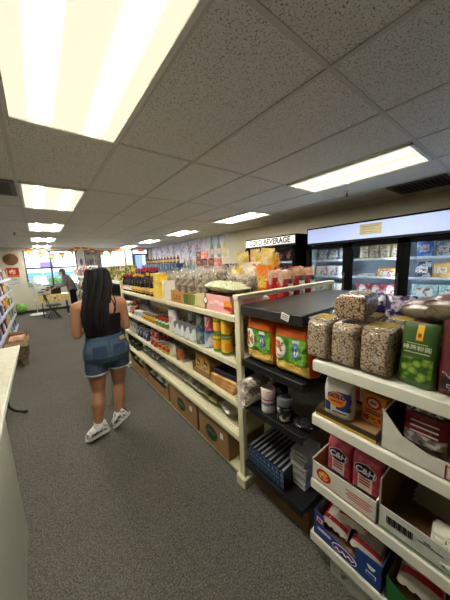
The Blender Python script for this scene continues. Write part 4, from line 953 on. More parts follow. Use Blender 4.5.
for k in range(9):
    y = 1.105-.0345*k
    t = thing('slim_box', 'slim dark box with a blue spine, %s from the cream post in its row' % ORD[k], 'box', (1.01, y, BZ[3]+.001), FACE+.02, 'row of slim blue-spined boxes')
    part('carton', M('slim', lambda: boxes(((0, .15, .062), (.03, .3, .124), .002))), mat((24, 26, 32), .3, .5), t)
    part('blue_spine', M('slims', lambda: boxes(((0, -.0008, .062), (.027, .0016, .116)))), BSP, t)
    part('silver_top', M('slimt', lambda: boxes(((.002, .14, .1246), (.012, .27, .0014)))), mat((150, 154, 160), .25, .6), t)
for k in range(5):
    t = carton('white_carton', 'small white carton, %s from the bottom of a stack on the lowest black shelf' % ORD[k], 'carton', (1.18, .778+.006*(k % 2), BZ[3]+.0015+.0475*k), .11, .16, .046, mat((206, 206, 204), .6), None, 'stack of white cartons', FACE+.05*((k*2) % 3-1))
    part('printed_line', M('wcl', lambda: boxes(((.01, -.0806, .026), (.07, .0012, .005)))), mat((60, 62, 66)), t)
carton('brown_carton', 'flat brown carton standing at the back of the lowest black shelf', 'carton', (1.39, .9, BZ[3]+.001), .4, .06, .33, KRAFT_D, mat((146, 112, 74), .8))
t = carton('brown_carton', 'long brown carton on the floor below the black shelves', 'carton', (1.24, .885, .001), .43, .38, .15, KRAFT_D)
part('flap_seam', boxes(((0, -.191, .1), (.43, .0012, .003))), mat((84, 62, 40), .8), t)
part('printed_mark', boxes(((-.08, -.191, .055), (.12, .0012, .03))), mat((112, 84, 54), .8), t)

# ================================================================ the white shelf unit
RX, RZ = .955, [1.135, .86, .507, .19]
def white_unit():
    t = thing('white_shelving', 'white metal shelf unit stocked with bean bags, pouches, flour and sugar', 'shelving', (RX, -.6, 0))
    L = 1.2
    for k, z in enumerate(RZ):
        s = part('shelf', boxes(((.235, L/2, z-.0145), (.45, L-.002, .028))), WHITE, t)
        part('shelf_lip', boxes(((.009, L/2, z-.026), (.018, L, .052), .004)), WHITE, s)
    part('back_panel', boxes(((.465, L/2, .57), (.012, L, 1.1))), mat((196, 194, 180), .6), t)
    for y in (.025, L-.025): part('upright', boxes(((.485, y, .57), (.035, .04, 1.13), .003)), WHITE, t)
    for y in (.04, L-.04): part('leg', boxes(((.35, y, .08), (.3, .03, .16), .004)), WHITE, t)
white_unit()
BEAN = blotch((192, 168, 134), (146, 120, 90), (84, 63, 46), scale=125, voro=True, lo=.3, hi=.6, rough=.25, spec=.6, bump=-.8)
YLB = blotch((232, 200, 60), (240, 220, 120), (150, 80, 60), scale=40, lo=.5, hi=.6, rough=.3)
def beans(x, y, label, w=.112, h=.185, d=.15, seed=0, lab=True, rz=FACE):
    t = bag('bean_bag', label, 'bag', (x, y, RZ[0]+.002), 'brick', w, h, d, BEAN, (), rz, seed, 'clear bags of beans on the white shelf', wr=.04)
    part('clear_film', M(('bf', w, h, d, seed % 5), lambda: Bag('brick', w, h, d, seed % 5, .04).bm(off=.0015)), film(.06, (250, 250, 245), .06, 40, .5), t)
    if lab:
        part('yellow_label', plate([(-w*.38, -.05), (w*.38, -.05), (w*.38, .05), (-w*.38, .05)], .002), YLB, t, (0, .01, h+.004), (-pi/2, 0, 0))
        part('clear_top_fold', M(('tf', w, d), lambda: boxes(((0, 0, 0), (w*.95, d*.8, .006), .003))), film(.25, (245, 245, 240), .08, 40, .7), t, (0, 0, h+.002))
    return t
beans(1.04, .588, 'clear block bag of beans at the window-side end of the white top shelf', seed=0)
beans(1.045, .472, 'clear block bag of beans below the one lying on top', seed=1, lab=False)
beans(1.045, .352, 'clear block bag of beans beside the green pouch', seed=2)
beans(1.215, .575, 'second-row bag of beans with yellow label, behind the end bag', seed=3)
beans(1.215, .455, 'second-row bag of beans with yellow label, behind the middle bag', seed=4)
beans(1.215, .335, 'second-row bag of beans with yellow label, behind the bag beside the green pouch', seed=0)
t = bag('bean_bag', 'clear block bag of beans lying across the top of the others', 'bag', (1.0, .462, RZ[0]+.252), 'brick', .125, .19, .1, BEAN, (), 0, 3, 'clear bags of beans on the white shelf', wr=.04)
t.rotation_mode = 'QUATERNION'; t.rotation_quaternion = (Matrix.Rotation(-pi/2+.12, 3, 'Z') @ Matrix.Rotation(-pi/2+.03, 3, 'X')).to_quaternion()
PUR = blotch((46, 30, 84), (206, 196, 214), (96, 60, 120), scale=22, lo=.5, hi=.6, rough=.25, spec=.6)
for k in range(4): bag('purple_packet', 'dark purple and white packet behind the pouches, %s from the bean bags' % ORD[k], 'packet', (1.34, .5-.12*k, RZ[0]+.002), 'pillow', .13, .27, .06, PUR, (), FACE+.1*(k % 2), k, 'purple packets on the white top shelf')
MAR = mat((92, 34, 36), .32, .5, bump=.1, bs=20)
def pouch(name, label, loc, w, h, d, m, prints, seed, rz=FACE, rx=0, group=None): return bag(name, label, 'pouch', loc, 'pouch', w, h, d, m, prints, rz, seed, group, rx=rx, wr=.06)
GRNP = mat((58, 88, 40), .3, .5, bump=.1, bs=16); PEARL = blotch((150, 176, 70), (96, 136, 44), (60, 96, 30), scale=46, voro=True, lo=.2, hi=.55, rough=.25)
def green_pouch(loc, label, seed, rz):
    t = pouch('green_pouch', label, loc, .112, .225, .06, GRNP, (('pearl_picture', 'rect', (-.86, .86, -.82, -.08), PEARL), ('yellow_ribbon', 'rect', (-.14, .22, .46, .94, 5, 8), mat((222, 178, 44), .35)), ('red_seal', 'oval', (.04, .62, .1, .07, .003), mat((180, 60, 40), .35))), seed, rz, -.06, 'green tapioca pouches')
    txt('\u7da0\u8336\u7c89\u5713', .019, mat((222, 228, 206), .4), t, (0, -.0235, .137), sx=1.1)
    part('thin_print_line', boxes(((0, -.025, .121), (.075, .001, .003)), ((0, -.0235, .153), (.06, .001, .0025))), mat((196, 206, 120), .4), t)
    return t
green_pouch((1.02, .228, RZ[0]+.002), 'green stand-up pouch with yellow ribbon badge, front of the white top shelf', 1, FACE-.1)
green_pouch((1.1, .175, RZ[0]+.002), 'green stand-up pouch half hidden behind the front green pouch', 2, FACE-.05)
def maroon_pouch(loc, label, seed):
    t = pouch('maroon_pouch', label, loc, .15, .26, .07, MAR, (('pearl_picture', 'rect', (-.8, .8, -.85, -.4), blotch((30, 24, 24), (206, 200, 196), (16, 12, 12), scale=50, lo=.52, hi=.6)), ('yellow_shield', 'oval', (-.1, .12, .3, .16, .003, 6), mat((214, 172, 60), .35)), ('shield_centre', 'oval', (-.1, .12, .2, .1, .004, 6), mat((110, 40, 36), .35))), seed, FACE, -.05, 'maroon tapioca pouches')
    txt('TAPIOCA', .019, mat((206, 160, 90), .4), t, (-.01, -.0338, .178)); return t
maroon_pouch((1.03, .1, RZ[0]+.002), 'maroon stand-up tapioca pouch beside the green pouches', 1)
maroon_pouch((1.19, .22, RZ[0]+.002), 'maroon stand-up pouch standing behind the green pouches', 2)
SILV = blotch((84, 72, 56), (122, 108, 88), scale=24, rough=.25, spec=.6)
for k, (u, v, rz) in enumerate(((424, 313, -.1), (449, 309, -.2))):
    p = P(u, v, x=1.04); t = pouch('lying_pouch', 'maroon pouch lying with its pale pointed base showing, %s' % ('above the green pouch' if k == 0 else 'above the maroon pouch'), (1.05, p.y, p.z), .15, .26, .07, MAR, (), k+3)
    t.rotation_mode = 'QUATERNION'; t.rotation_quaternion = (Matrix.Rotation(-pi/2+rz, 3, 'Z') @ Matrix.Rotation(-pi/2+.05, 3, 'X')).to_quaternion()
    g = bmesh.new(); rows = []
    for i in range(17):
        a = -1+i/8; hw = .027*(1-a*a)**.8+.0008; rows.append([g.verts.new((.078*a, hw*b, -.006-.014*(1-a*a)*(1-b*b)+.004*noise.noise(Vector((a*6, b*4, k))))) for b in (-1, -.6, -.2, .2, .6, 1)])
    for a_, b_ in zip(rows, rows[1:]):
        for i in range(5): g.faces.new((a_[i], a_[i+1], b_[i+1], b_[i]))
    part('pointed_base', g, SILV, t)
# ---- second white shelf
z = RZ[1]+.001
t = tray('open_carton', 'low brown open carton with a yellow edge holding flour and baking soda', 'carton', (1.1, .455, z), .262, .26, .04, [(0, .04), (.3, .034), (1, .036)], .05, mat((60, 50, 36), .6), KRAFT)
part('yellow_edge', boxes(((0, -.1312, .008), (.262, .0015, .012))), mat((196, 160, 60), .5), t)
FLOUR = mat((226, 222, 208), .7, .2, bump=.25, bs=14); NB = mat((36, 60, 118), .4)
t = bag('flour_bag', 'white paper flour bag with blue lettering on an orange disc', 'bag', (1.035, .503, z+.009), 'brick', .122, .175, .085, FLOUR,
    (('blue_panel', 'rect', (-.05, .95, -.45, .55, 8, 8, .0014), NB), ('blue_corner', 'rect', (-.97, -.45, -.62, -.1, 6, 6, .0014), NB), ('orange_disc', 'oval', (-.02, .12, .68, .42, .0026), mat((232, 140, 40), .4))), FACE+.12, 1, wr=.03)
txt('GOLD', .028, mat((30, 56, 120), .4), t, (0, -.0478, .113), bold=.0008)
part('red_script_line', boxes(((0, -.0474, .088), (.05, .001, .006))), mat((176, 50, 40), .4), t)
part('print_line', boxes(((.012, -.0446, .036), (.06, .001, .005))), mat((50, 56, 80), .4), t)
PNK = blotch((196, 72, 92), (214, 106, 122), scale=30, rough=.55, spec=.25, lo=.42, hi=.6); DB = mat((28, 36, 78), .4)
def sugar(loc, label, seed, w=.118, h=.19, rz=FACE):
    t = bag('sugar_bag', label, 'bag', loc, 'brick', w, h, .075, PNK, (('blue_base', 'rect', (-.985, .985, -.97, -.68, 10, 4, .0012), DB), ('white_panel', 'rect', (-.5, .52, -.66, .12, 8, 8, .0013), mat((232, 222, 208), .6)),
        ('oval_rim', 'oval', (.0, .36, .8, .36, .0022), mat((226, 220, 220), .5)), ('blue_oval', 'oval', (.0, .36, .75, .32, .003), DB)), rz, seed, 'pink sugar bags', wr=.03)
    txt('C&H', .04, mat((238, 236, 232), .4), t, (0, -.0432, h*.68), shear=.15, bold=.001)
    for k in range(3): part('red_print_line', M('rpl', lambda: boxes(((0, 0, 0), (.045, .001, .007)))), mat((176, 50, 60), .5), t, (0, -.0402, h*(.47-.07*k)))
    return t
t = sugar((1.2, .44, z+.009), 'pink sugar bag standing behind the white flour bag', 0)
t = carton('baking_soda_box', 'orange box with round red seal in the low brown carton', 'box', (1.105, .375, z+.009), .098, .06, .138, mat((226, 146, 50), .4, .3, var=.02), None, None, FACE-.12)
part('round_seal', plate([(.032*cos(a*pi/14), .028*sin(a*pi/14)) for a in range(28)], .0014), mat((176, 40, 40), .4), t, (0, -.0306, .098)); part('seal_centre', plate([(.022*cos(a*pi/14), .019*sin(a*pi/14)) for a in range(28)], .0014), mat((232, 214, 190), .4), t, (0, -.0316, .098)); part('seal_arm', boxes(((0, -.0326, .098), (.026, .001, .009))), mat((176, 40, 40), .4), t)
for k, (w, zz) in enumerate(((.075, .06), (.06, .05))): part('print_line', boxes(((0, -.0306, zz), (w, .0012, .005))), mat((60, 60, 110), .4), t)
part('red_footer', boxes(((.0, -.0306, .022), (.084, .0012, .026))), blotch((226, 146, 50), (150, 40, 36), scale=60, lo=.5, hi=.55), t)
WCT = mat((222, 220, 206), .65, .2, var=.03)
t = tray('open_carton', 'white open carton with red outline print holding maroon labelled bags', 'carton', (1.115, .1, z), .42, .29, .15, [(0, .165), (.05, .14), (.16, .085), (.32, .062), (1, .06)], .15, WCT, KRAFT_D)
RL = mat((150, 34, 44), .5)
part('red_outline', boxes(((-.02, -.1462, .03), (.004, .0012, .05)), ((.09, -.1462, .007), (.22, .0012, .003)), ((.09, -.1462, .052), (.22, .0012, .003))), RL, t)
part('red_emblem', plate([(.018*cos(a*pi/8), .014*sin(a*pi/8)) for a in range(16)], .0012), RL, t, (.045, -.1462, .032))
MCL = film(.16, (226, 220, 216), .08, 26, .7)
for k, (x, y, rz) in enumerate(((1.045, .192, .0), (1.12, .22, -.1), (1.2, .15, .1), (1.06, .035, 0))):
    t = bag('coffee_bag', 'clear bag with maroon label in the white carton, %s' % ('front one', 'the one beside the orange box', 'second row', 'behind the red outline print')[k], 'bag', (x, y, z+.006), 'pillow', .145, .215, .07, MCL,
        (('maroon_label', 'rect', (-.9, .9, -.2, .5, 10, 10, .002), mat((126, 32, 42), .35)), ('white_footer', 'rect', (-.9, .9, -.55, -.2, 10, 6, .002), blotch((206, 200, 192), (110, 100, 96), scale=30, rough=.35))), FACE+rz, k, 'maroon labelled bags', rx=-.05, body='clear_wrap', fill=(blotch((60, 36, 30), (96, 66, 52), scale=30), .75))
    for q in range(3): part('white_text_line', M('wtl', lambda: boxes(((0, 0, 0), (.08, .001, .006)))), mat((226, 206, 200), .4), t, (0, -.0405, .135-.02*q))
    part('black_lettering_band', M('blb', lambda: boxes(((0, 0, 0), (.09, .001, .02)))), blotch((226, 220, 210), (26, 22, 22), scale=70, lo=.48, hi=.52), t, (0, -.028, .178))
# ---- third white shelf
z = RZ[2]+.001
t = tray('open_carton', 'white open carton with round red and yellow emblem holding sugar bags', 'carton', (1.09, .452, z), .292, .25, .11, [(0, .098), (1, .1)], .11, WCT, KRAFT)
part('red_emblem', plate([(.036*cos(a*pi/14), .032*sin(a*pi/14)) for a in range(28)], .0014), mat((190, 40, 40), .45), t, (-.085, -.1258, .05)); part('yellow_emblem_centre', plate([(.024*cos(a*pi/14), .02*sin(a*pi/14)) for a in range(28)], .0014), blotch((236, 200, 60), (190, 60, 40), scale=90, lo=.5, hi=.56), t, (-.085, -.1268, .05))
part('red_base_line', boxes(((0, -.1256, .006), (.28, .0012, .002))), mat((190, 60, 60), .5), t)
for k in range(4): part('red_print_line', boxes(((.075, -.1256, .066-.011*k), (.11-.02*(k % 2), .0012, .004))), mat((196, 96, 92), .5), t)
sugar((1.08, .507, z+.012), 'pink sugar bag in the white carton, on the window side', 1); sugar((1.08, .385, z+.012), 'pink sugar bag in the white carton, second from the window side', 2)
t = tray('open_carton', 'pale grey open carton with barcode and green line holding white bags', 'carton', (1.12, .085, z), .43, .31, .22, [(0, .105), (1, .1)], .2, mat((206, 206, 196), .65), KRAFT_D)
part('green_line', boxes(((0, -.1562, .014), (.43, .0012, .004))), mat((70, 120, 60), .5), t)
for k in range(16): part('barcode_bar', boxes(((0, 0, 0), (.0022+.0015*(k % 3), .0012, .032))), mat((40, 40, 40), .5), t, (-.185+.0055*k, -.1562, .062))
for k in range(10): part('barcode_bar', boxes(((0, 0, 0), (.003+.0015*(k % 3), .0012, .03))), mat((40, 40, 40), .5), t, (.06+.0075*k, -.1562, .058))
part('black_box_outline', boxes(((.04, -.1562, .058), (.003, .0012, .046)), ((.09, -.1562, .081), (.1, .0012, .003)), ((.09, -.1562, .036), (.1, .0012, .003))), mat((36, 36, 36), .5), t)
part('print_line', boxes(((-.05, -.1562, .066), (.07, .0012, .003)), ((-.06, -.1562, .075), (.02, .0012, .004))), mat((60, 60, 60), .5), t)
WBG = mat((196, 190, 172), .45, .4, bump=.5, bs=18)
for k in range(6): lying('white_bag', 'folded white bag, %s from the bottom of the pile in the grey carton' % ORD[k], 'bag', (1.16, .13-.004*k, z+.03+.03*k), .2, .22, .034, WBG, -pi/2+.06*(k % 3-1), k, (), 'pile of white bags')
t = bag('white_bag', 'white bag with green stripe leaning at the front of the grey carton', 'bag', (1.0, .06, z+.012), 'brick', .17, .12, .08, mat((226, 222, 206), .5, .3, bump=.4, bs=16), (('green_stripe', 'rect', (-.5, -.38, -.9, .9, 3, 10), mat((90, 140, 110), .5)), ('dark_print', 'rect', (.0, .8, -.2, .7, 8, 8), blotch((222, 218, 202), (70, 80, 70), scale=40, lo=.5, hi=.56))), FACE, 2, rx=-.2)
# ---- lowest white shelf
z = RZ[3]+.001
BLU = mat((32, 66, 138), .4, .35, var=.03)
t = tray('open_carton', 'blue open carton with oval white emblem holding red and white bags', 'carton', (1.1, .428, z), .312, .27, .13, [(0, .145), (.17, .13), (.175, .07), (.66, .06), (.665, .125), (1, .135)], .14, BLU, KRAFT_D)
part('oval_emblem', plate([(.058*cos(a*pi/14), .028*sin(a*pi/14)) for a in range(28)], .0014), mat((232, 232, 236), .4), t, (-.0, -.1358, .032)); part('oval_emblem_field', plate([(.053*cos(a*pi/14), .024*sin(a*pi/14)) for a in range(28)], .0014), mat((36, 62, 140), .4), t, (-.0, -.1368, .032))
part('red_script', tubes([[(-.042+.0085*k, 0, .008*sin(k*1.9)+.001*k-.004) for k in range(11)]], .0035, 6), mat((206, 60, 70), .4), t, (0, -.138, .033))
part('white_script_line', tubes([[(-.04+.0085*k, 0, .007*sin(k*1.9)+.001*k-.004) for k in range(11)]], .002, 6), mat((236, 230, 236), .4), t, (.001, -.1405, .035))
part('tab_badge', plate([(-.016, -.012), (.016, -.014), (.018, .01), (-.014, .014)], .0014), mat((214, 206, 220), .4), t, (-.125, -.1358, .1)); part('tab_badge_mark', plate([(-.01, -.008), (.01, -.008), (.01, .006), (-.01, .008)], .0014), mat((190, 50, 60), .4), t, (-.125, -.1368, .1))
for k in range(3): part('white_print_line', boxes(((0, -.1358, 0), (.07, .0012, .004))), mat((206, 212, 230), .4), t, (-.1+.1*k*.0, 0, .052-.008*k)) if k < 2 else None
part('white_bowl_print', plate([(-.016, .008), (-.012, -.006), (0, -.01), (.012, -.006), (.016, .008)], .0014), mat((222, 226, 236), .4), t, (.115, -.1358, .085)); part('white_outline_badge', plate([(-.02, -.009), (.02, -.009), (.02, .009), (-.02, .009)], .0014), mat((206, 214, 232), .4), t, (.115, -.1358, .05)); part('badge_centre', plate([(-.017, -.006), (.017, -.006), (.017, .006), (-.017, .006)], .0014), BLU, t, (.115, -.1368, .05))
RWB = mat((226, 216, 200), .5, .3, bump=.3, bs=14); RD = mat((186, 34, 44), .45)
for k, (x, y, zz, rz, tl) in enumerate(((1.012, .505, .052, -pi/2, .3), (1.012, .36, .055, -pi/2, .3), (1.03, .43, .128, -pi/2+.1, .3), (1.12, .505, .125, -pi/2, .3))):
    t = lying('flour_sack', 'white paper sack with red bands in the blue carton, %s' % ('window-side front', 'second along the front', 'topmost', 'at the back')[k], 'sack', (x, y, z+zz), .2, .135, .07, RWB, rz, k,
        (('red_band', 'rect', (-.92, .92, -.8, -.62, 10, 4, .002), RD), ('red_side_band', 'rect', (-.92, -.7, -.6, .8, 4, 10, .002), RD), ('red_disc', 'oval', (.15, .35, .4, .28, .002), RD), ('red_print_line', 'rect', (-.4, .7, -.16, -.04, 8, 3, .002), mat((196, 80, 80), .5))), 'red and white sacks', tilt=tl)
t = tray('open_carton', 'green open carton with small red badge holding white sacks', 'carton', (1.11, .06, z), .4, .28, .1, [(0, .11), (.12, .085), (.5, .04), (1, .04)], .1, mat((40, 104, 50), .45), KRAFT_D)
part('badge', plate([(.018*cos(a*pi/8), .01*sin(a*pi/8)) for a in range(16)], .0014), mat((220, 180, 170), .4), t, (-.12, -.1408, .05)); part('badge_mark', plate([(.014*cos(a*pi/8), .007*sin(a*pi/8)) for a in range(16)], .0014), RD, t, (-.12, -.1418, .05))
for k, y in enumerate((.16, .02)):
    lying('flour_sack', 'white paper sack with red bands in the green carton, beside the blue carton', 'sack', (1.02, y, z+.075), .24, .15, .08, RWB, -pi/2+.1, k+2, (('red_band', 'rect', (-.92, .92, -.7, -.5, 10, 4, .002), RD), ('red_print_line', 'rect', (-.6, .7, -.2, 0, 8, 3, .002), mat((170, 60, 60), .5))), 'white sacks in the green carton', tilt=.35)if k == 0 else lying('flour_sack', 'white paper sack with red bands at the far end of the green carton', 'sack', (1.02, y, z+.075), .24, .13, .08, RWB, -pi/2-.05, k+2, (('red_band', 'rect', (-.92, .92, -.7, -.5, 10, 4, .002), RD),), 'white sacks in the green carton', tilt=.3)
t = carton('white_carton', 'white carton with dark printed panel on the floor under the lowest white shelf', 'carton', (1.14, .38, .001), .25, .3, .128, mat((196, 196, 186), .65), None, None, FACE, pname='printed_panel')
part('grey_print_panel', boxes(((-.06, -.1508, .07), (.09, .0012, .07))), blotch((196, 196, 186), (110, 110, 106), scale=50, lo=.5, hi=.56), t)
carton('maroon_striped_carton', 'white carton with maroon edge stripe on the floor, beside the printed white carton', 'carton', (1.14, .13, .001), .23, .3, .128, mat((190, 188, 178), .65), mat((120, 36, 50), .5), None, FACE, panel=(.46, .0))

# ================================================================ coolers along the wall
CX = 3.8
COOLW = mat((206, 212, 214), .5)
def cooler(name, label, y0, y1, top, hdr0, ndoor, header, hglow):
    """glass-door cooler, front at x = CX facing the aisle"""
    t = thing(name, label, 'cooler', (CX, y0, 0)); L = y1-y0; D = .74
    part('cabinet', boxes(((D-.02, L/2, top/2), (.04, L, top)), ((D/2, .02, top/2), (D, .04, top)), ((D/2, L-.02, top/2), (D, .04, top)), ((D/2, L/2, top-.02), (D, L, .04)), ((D/2, L/2, .12), (D, L, .24))), mat((9, 9, 10), .7, .1), t)
    part('inner_lining', boxes(((D-.05, L/2, (hdr0+.24)/2), (.012, L-.08, hdr0-.24)), ((D/2+.03, .046, (hdr0+.24)/2), (D-.12, .008, hdr0-.24)), ((D/2+.03, L-.046, (hdr0+.24)/2), (D-.12, .008, hdr0-.24))), COOLW, t)
    h = part('header', boxes(((.05, L/2, (hdr0+top)/2), (.1, L-.0, top-hdr0-.02), .004)), mat((18, 18, 19), .4), t)
    part('lit_panel', boxes(((-.004, L/2, (hdr0+top)/2+.005), (.006, L-.04, top-hdr0-.06))), header, h)
    w = L/ndoor
    for k in range(ndoor):
        y = w*(k+.5); z0, z1 = .26, hdr0-.01
        d = part('door', boxes(((0, y-w/2+.035, (z0+z1)/2), (.05, .066, z1-z0)), ((0, y+w/2-.035, (z0+z1)/2), (.05, .066, z1-z0)), ((0, y, z1-.03), (.05, w-.006, .06)), ((0, y, z0+.04), (.05, w-.006, .08))), mat((8, 8, 9), .8, .08), t)
        part('pane', boxes(((.01, y, (z0+z1)/2), (.006, w-.13, z1-z0-.1))), glass((236, 243, 245), .025), d)
        part('handle', tubes([[(-.03, y-w/2+.035, .85), (-.05, y-w/2+.035, .9), (-.05, y-w/2+.035, 1.3), (-.03, y-w/2+.035, 1.35)]], .01, 8), DKMETAL, d)
        part('lamp_strip', boxes(((.06, y-w/2+.075, (z0+z1)/2), (.02, .014, z1-z0-.1))), glow((214, 228, 255), hglow), t)
        for z in CSH:
            s = part('shelf', boxes(((.39, y, z-.006), (.56, w-.06, .008))), mat((216, 222, 226), .4), t)
            part('shelf_rail', boxes(((.105, y, z+.008), (.008, w-.06, .03))), mat((226, 232, 238), .35), s)
    return t
CSH = (1.54, 1.275, 1.0, .7)
HDR = glow((168, 182, 226), .38)
cooler('glass_door_cooler', 'long black glass door cooler with a lit pale blue header along the side wall', -1.05, 2.52, 2.1, 1.815, 5, HDR, 26.0)
cb = cooler('beverage_cooler', 'black cooler with a lit white header lettered COLD BEVERAGE', 2.75, 4.09, 2.06, 1.86, 2, glow((226, 224, 214), .4), 3.0)
o = txt('COLD BEVERAGE', .15, mat((16, 16, 18), .6), cb, (-.012, .67, 1.963), (pi/2, 0, -pi/2), sx=.95, bold=.0045)
t = thing('paper_notice', 'tan handwritten paper notice taped to the lit cooler header', 'notice', (CX-.011, 1.5, 1.975), FACE)
part('paper', boxes(((0, 0, 0), (.285, .002, .145))), mat((196, 186, 146), .7), t)
for k in range(3): part('handwriting_line', tubes([[(-.11+.011*q, -.002, .035-.035*k+.006*sin(q*2.3+k)) for q in range(21-4*k)]], .0022, 5), mat((110, 90, 70), .7), t)
ci = 0
CGOODS = {  # per door (counted from the window side) and shelf: (kind, width, height, depth, material, count, phrase)
 (0, 0): (('bag', .2, .2, .1, blotch((196, 200, 204), (120, 130, 140), (226, 230, 232), scale=20, rough=.25, bump=.3), 3, 'frosty grey bag'),),
 (0, 1): (('box', .2, .18, .2, blotch((226, 222, 222), (190, 70, 80), (206, 206, 214), scale=16, lo=.5, hi=.6), 3, 'white and red box'),),
 (0, 2): (('box', .17, .16, .2, blotch((222, 222, 214), (226, 206, 110), scale=14, lo=.55, hi=.6), 3, 'white and yellow box'),),
 (1, 0): (('bag', .17, .21, .08, blotch((232, 216, 170), (206, 150, 60), (240, 236, 224), scale=22, lo=.45, hi=.6, rough=.25), 4, 'pale yellow bag'),),
 (1, 1): (('flat', .24, .05, .2, blotch((226, 222, 212), (196, 190, 180), scale=12), 1, 'white foam tray'), ('flat', .3, .13, .2, blotch((236, 196, 90), (196, 70, 40), (240, 226, 180), scale=16, lo=.48, hi=.58), 1, 'yellow and red printed package')),
 (1, 2): (('box', .2, .17, .2, blotch((176, 44, 56), (226, 190, 190), scale=14, lo=.5, hi=.58), 3, 'red and pink package'),),
 (2, 0): (('bag', .22, .24, .1, blotch((60, 110, 190), (150, 180, 214), (206, 214, 222), scale=10, lo=.5, hi=.62, rough=.25), 1, 'blue frozen bag'), ('bag', .2, .2, .1, blotch((96, 106, 120), (190, 196, 200), scale=16, rough=.25), 2, 'silver grey frozen bag')),
 (2, 1): (('bag', .26, .22, .1, blotch((52, 60, 76), (206, 210, 214), (176, 120, 70), scale=14, lo=.5, hi=.58, rough=.25), 1, 'dark clear bag of shrimp'), ('bag', .2, .2, .1, blotch((206, 140, 70), (226, 176, 100), scale=14, rough=.3), 2, 'orange brown frozen bag')),
 (2, 2): (('flat', .3, .2, .3, blotch((196, 216, 214), (140, 176, 170), (226, 232, 230), scale=14), 2, 'pale teal printed box'),),
}
for door in range(3):
    yd = 2.52-.714*(door+.5)
    for sh in range(3):
        spec = CGOODS[door, sh]; items = [(s, i) for s in spec for i in range(s[5])]; n = len(items)
        for q, (s, i) in enumerate(items):
            y = yd + .56*(.5-(q+.5)/n); kd, w, h, d, m, c, ph = s
            w = min(w, .56/n-.008); lab = '%s, %s on the %s shelf, %s glass door from window' % (ph, ORD[q], ('upper', 'middle', 'lower')[sh], ORD[door])
            loc = (CX+.2+d*.3, y, CSH[sh]+.001); gp = 'goods in the glass door cooler'
            if kd == 'bag': bag('frozen_bag', lab, 'bag', loc, 'pouch', w, h, d, m, (('printed_panel', 'rect', (-.6, .6, -.4, .4), blotch((226, 222, 210), (196, 90, 60), scale=30, lo=.52, hi=.6)),), FACE, q+sh, gp)
            else: carton('frozen_box' if kd == 'box' else 'frozen_package', lab, 'package', loc, w, d, h, m, blotch((232, 228, 220), (190, 80, 70), scale=22, lo=.53, hi=.6), gp, panel=(.2, .25))
for sh in range(2):
    for q in range(6):
        t = can('drink_bottle', 'red drink in the lettered cooler, %s from the window, %s shelf' % (ORD[q], ('upper', 'second')[sh]), 'drink', (CX+.3, 3.92-.2*q, CSH[sh]+.001), .2, .06, blotch((176, 40, 50), (226, 200, 196), scale=14, lo=.5, hi=.58), None, 'drinks in the lettered cooler', mat((200, 60, 60), .4))

# ================================================================ wall mural and the far shelves along that wall
t = thing('wall_mural', 'pale blue and pink painted mural with trees and green bottles on the side wall', 'mural', (X1-.006, 8.65, 2.09), FACE)
part('panel', boxes(((0, 0, 0), (5.9, .012, .7))), blotch((190, 196, 220), (226, 222, 232), (206, 190, 206), scale=2.2, lo=.42, hi=.56, rough=.7, spec=.1), t)
q = random.Random(4)
for k in range(7):
    g = bmesh.new(); xx = -2.5+.62*k
    for j in range(26):
        a, r = q.uniform(0, 2*pi), q.uniform(0, .22)
        s = q.uniform(.02, .05); c = (xx+r*cos(a), -.008-.0002*j, .06+r*sin(a)*.9)
        f = [g.verts.new((c[0]+s*cos(b*pi/4), c[1], c[2]+s*sin(b*pi/4))) for b in range(8)]; g.faces.new(f)
    part('tree_crown_print', mesh(g, None, False), blotch((150, 146, 176), (206, 190, 204), (120, 116, 140), scale=8, rough=.8, spec=.1), t)
    part('tree_trunk_print', boxes(((xx, -.0075, -.2), (.035, .002, .3))), mat((120, 112, 130), .8), t)
for k, (xx, c) in enumerate(((2.1, (120, 150, 110)), (2.48, (130, 158, 120)), (2.78, (206, 196, 110)))):
    part('painted_bottle', plate([(-.1, -.33), (.1, -.33), (.1, .0), (.035, .14), (.035, .33), (-.035, .33), (-.035, .14), (-.1, 0)], .002), mat(c, .7), t, (xx, -.0085, 0)); part('painted_label', plate([(-.08, -.22), (.08, -.22), (.08, -.06), (-.08, -.06)], .002), mat((222, 206, 150), .7), t, (xx, -.0105, 0))
FX = 2.75
t = thing('far_shelving', 'cream shelving by the wall mural stacked with red boxes and blue packs', 'shelving', (FX, 3.9, 0))
for z in (.35, .8, 1.22): part('shelf', boxes(((.3, 2.2, z), (.6, 4.4, .03))), CREAM, t)
part('back_panel', boxes(((.3, 2.2, .62), (.02, 4.4, 1.2))), CREAM_D, t)
for y in (.02, 1.47, 2.93, 4.38): part('upright', boxes(((.3, y, .62), (.6, .03, 1.24))), CREAM, t)
FZ = 1.236
RBX = blotch((176, 76, 62), (226, 180, 160), (130, 60, 50), scale=18, lo=.48, hi=.56)
for c in range(3):
    for r in range(3 if c < 2 else 4):
        carton('red_box', 'red printed box, %s column from the mural bottles, %s up, by the wall' % (ORD[c], ORD[r]), 'box', (FX+.15, 4.06+.235*c, FZ+.001+.155*r), .2, .2, .145, RBX, mat((226, 190, 176), .5), 'stacked red boxes', panel=(.2, .3))
for c in range(2):
    for r in range(2): carton('dark_box', 'dark coloured packet box, %s column, %s row up, beside the red boxes' % (ORD[c], ORD[r]), 'box', (FX+.45, 3.95+.24*c, FZ+.001+.165*r), .22, .2, .16, blotch((44, 40, 46), (196, 190, 200), (150, 60, 60), scale=16, lo=.5, hi=.58), None, 'dark boxes')
BLP = blotch((30, 74, 120), (70, 130, 180), (206, 214, 220), scale=14, lo=.45, hi=.62, rough=.3)
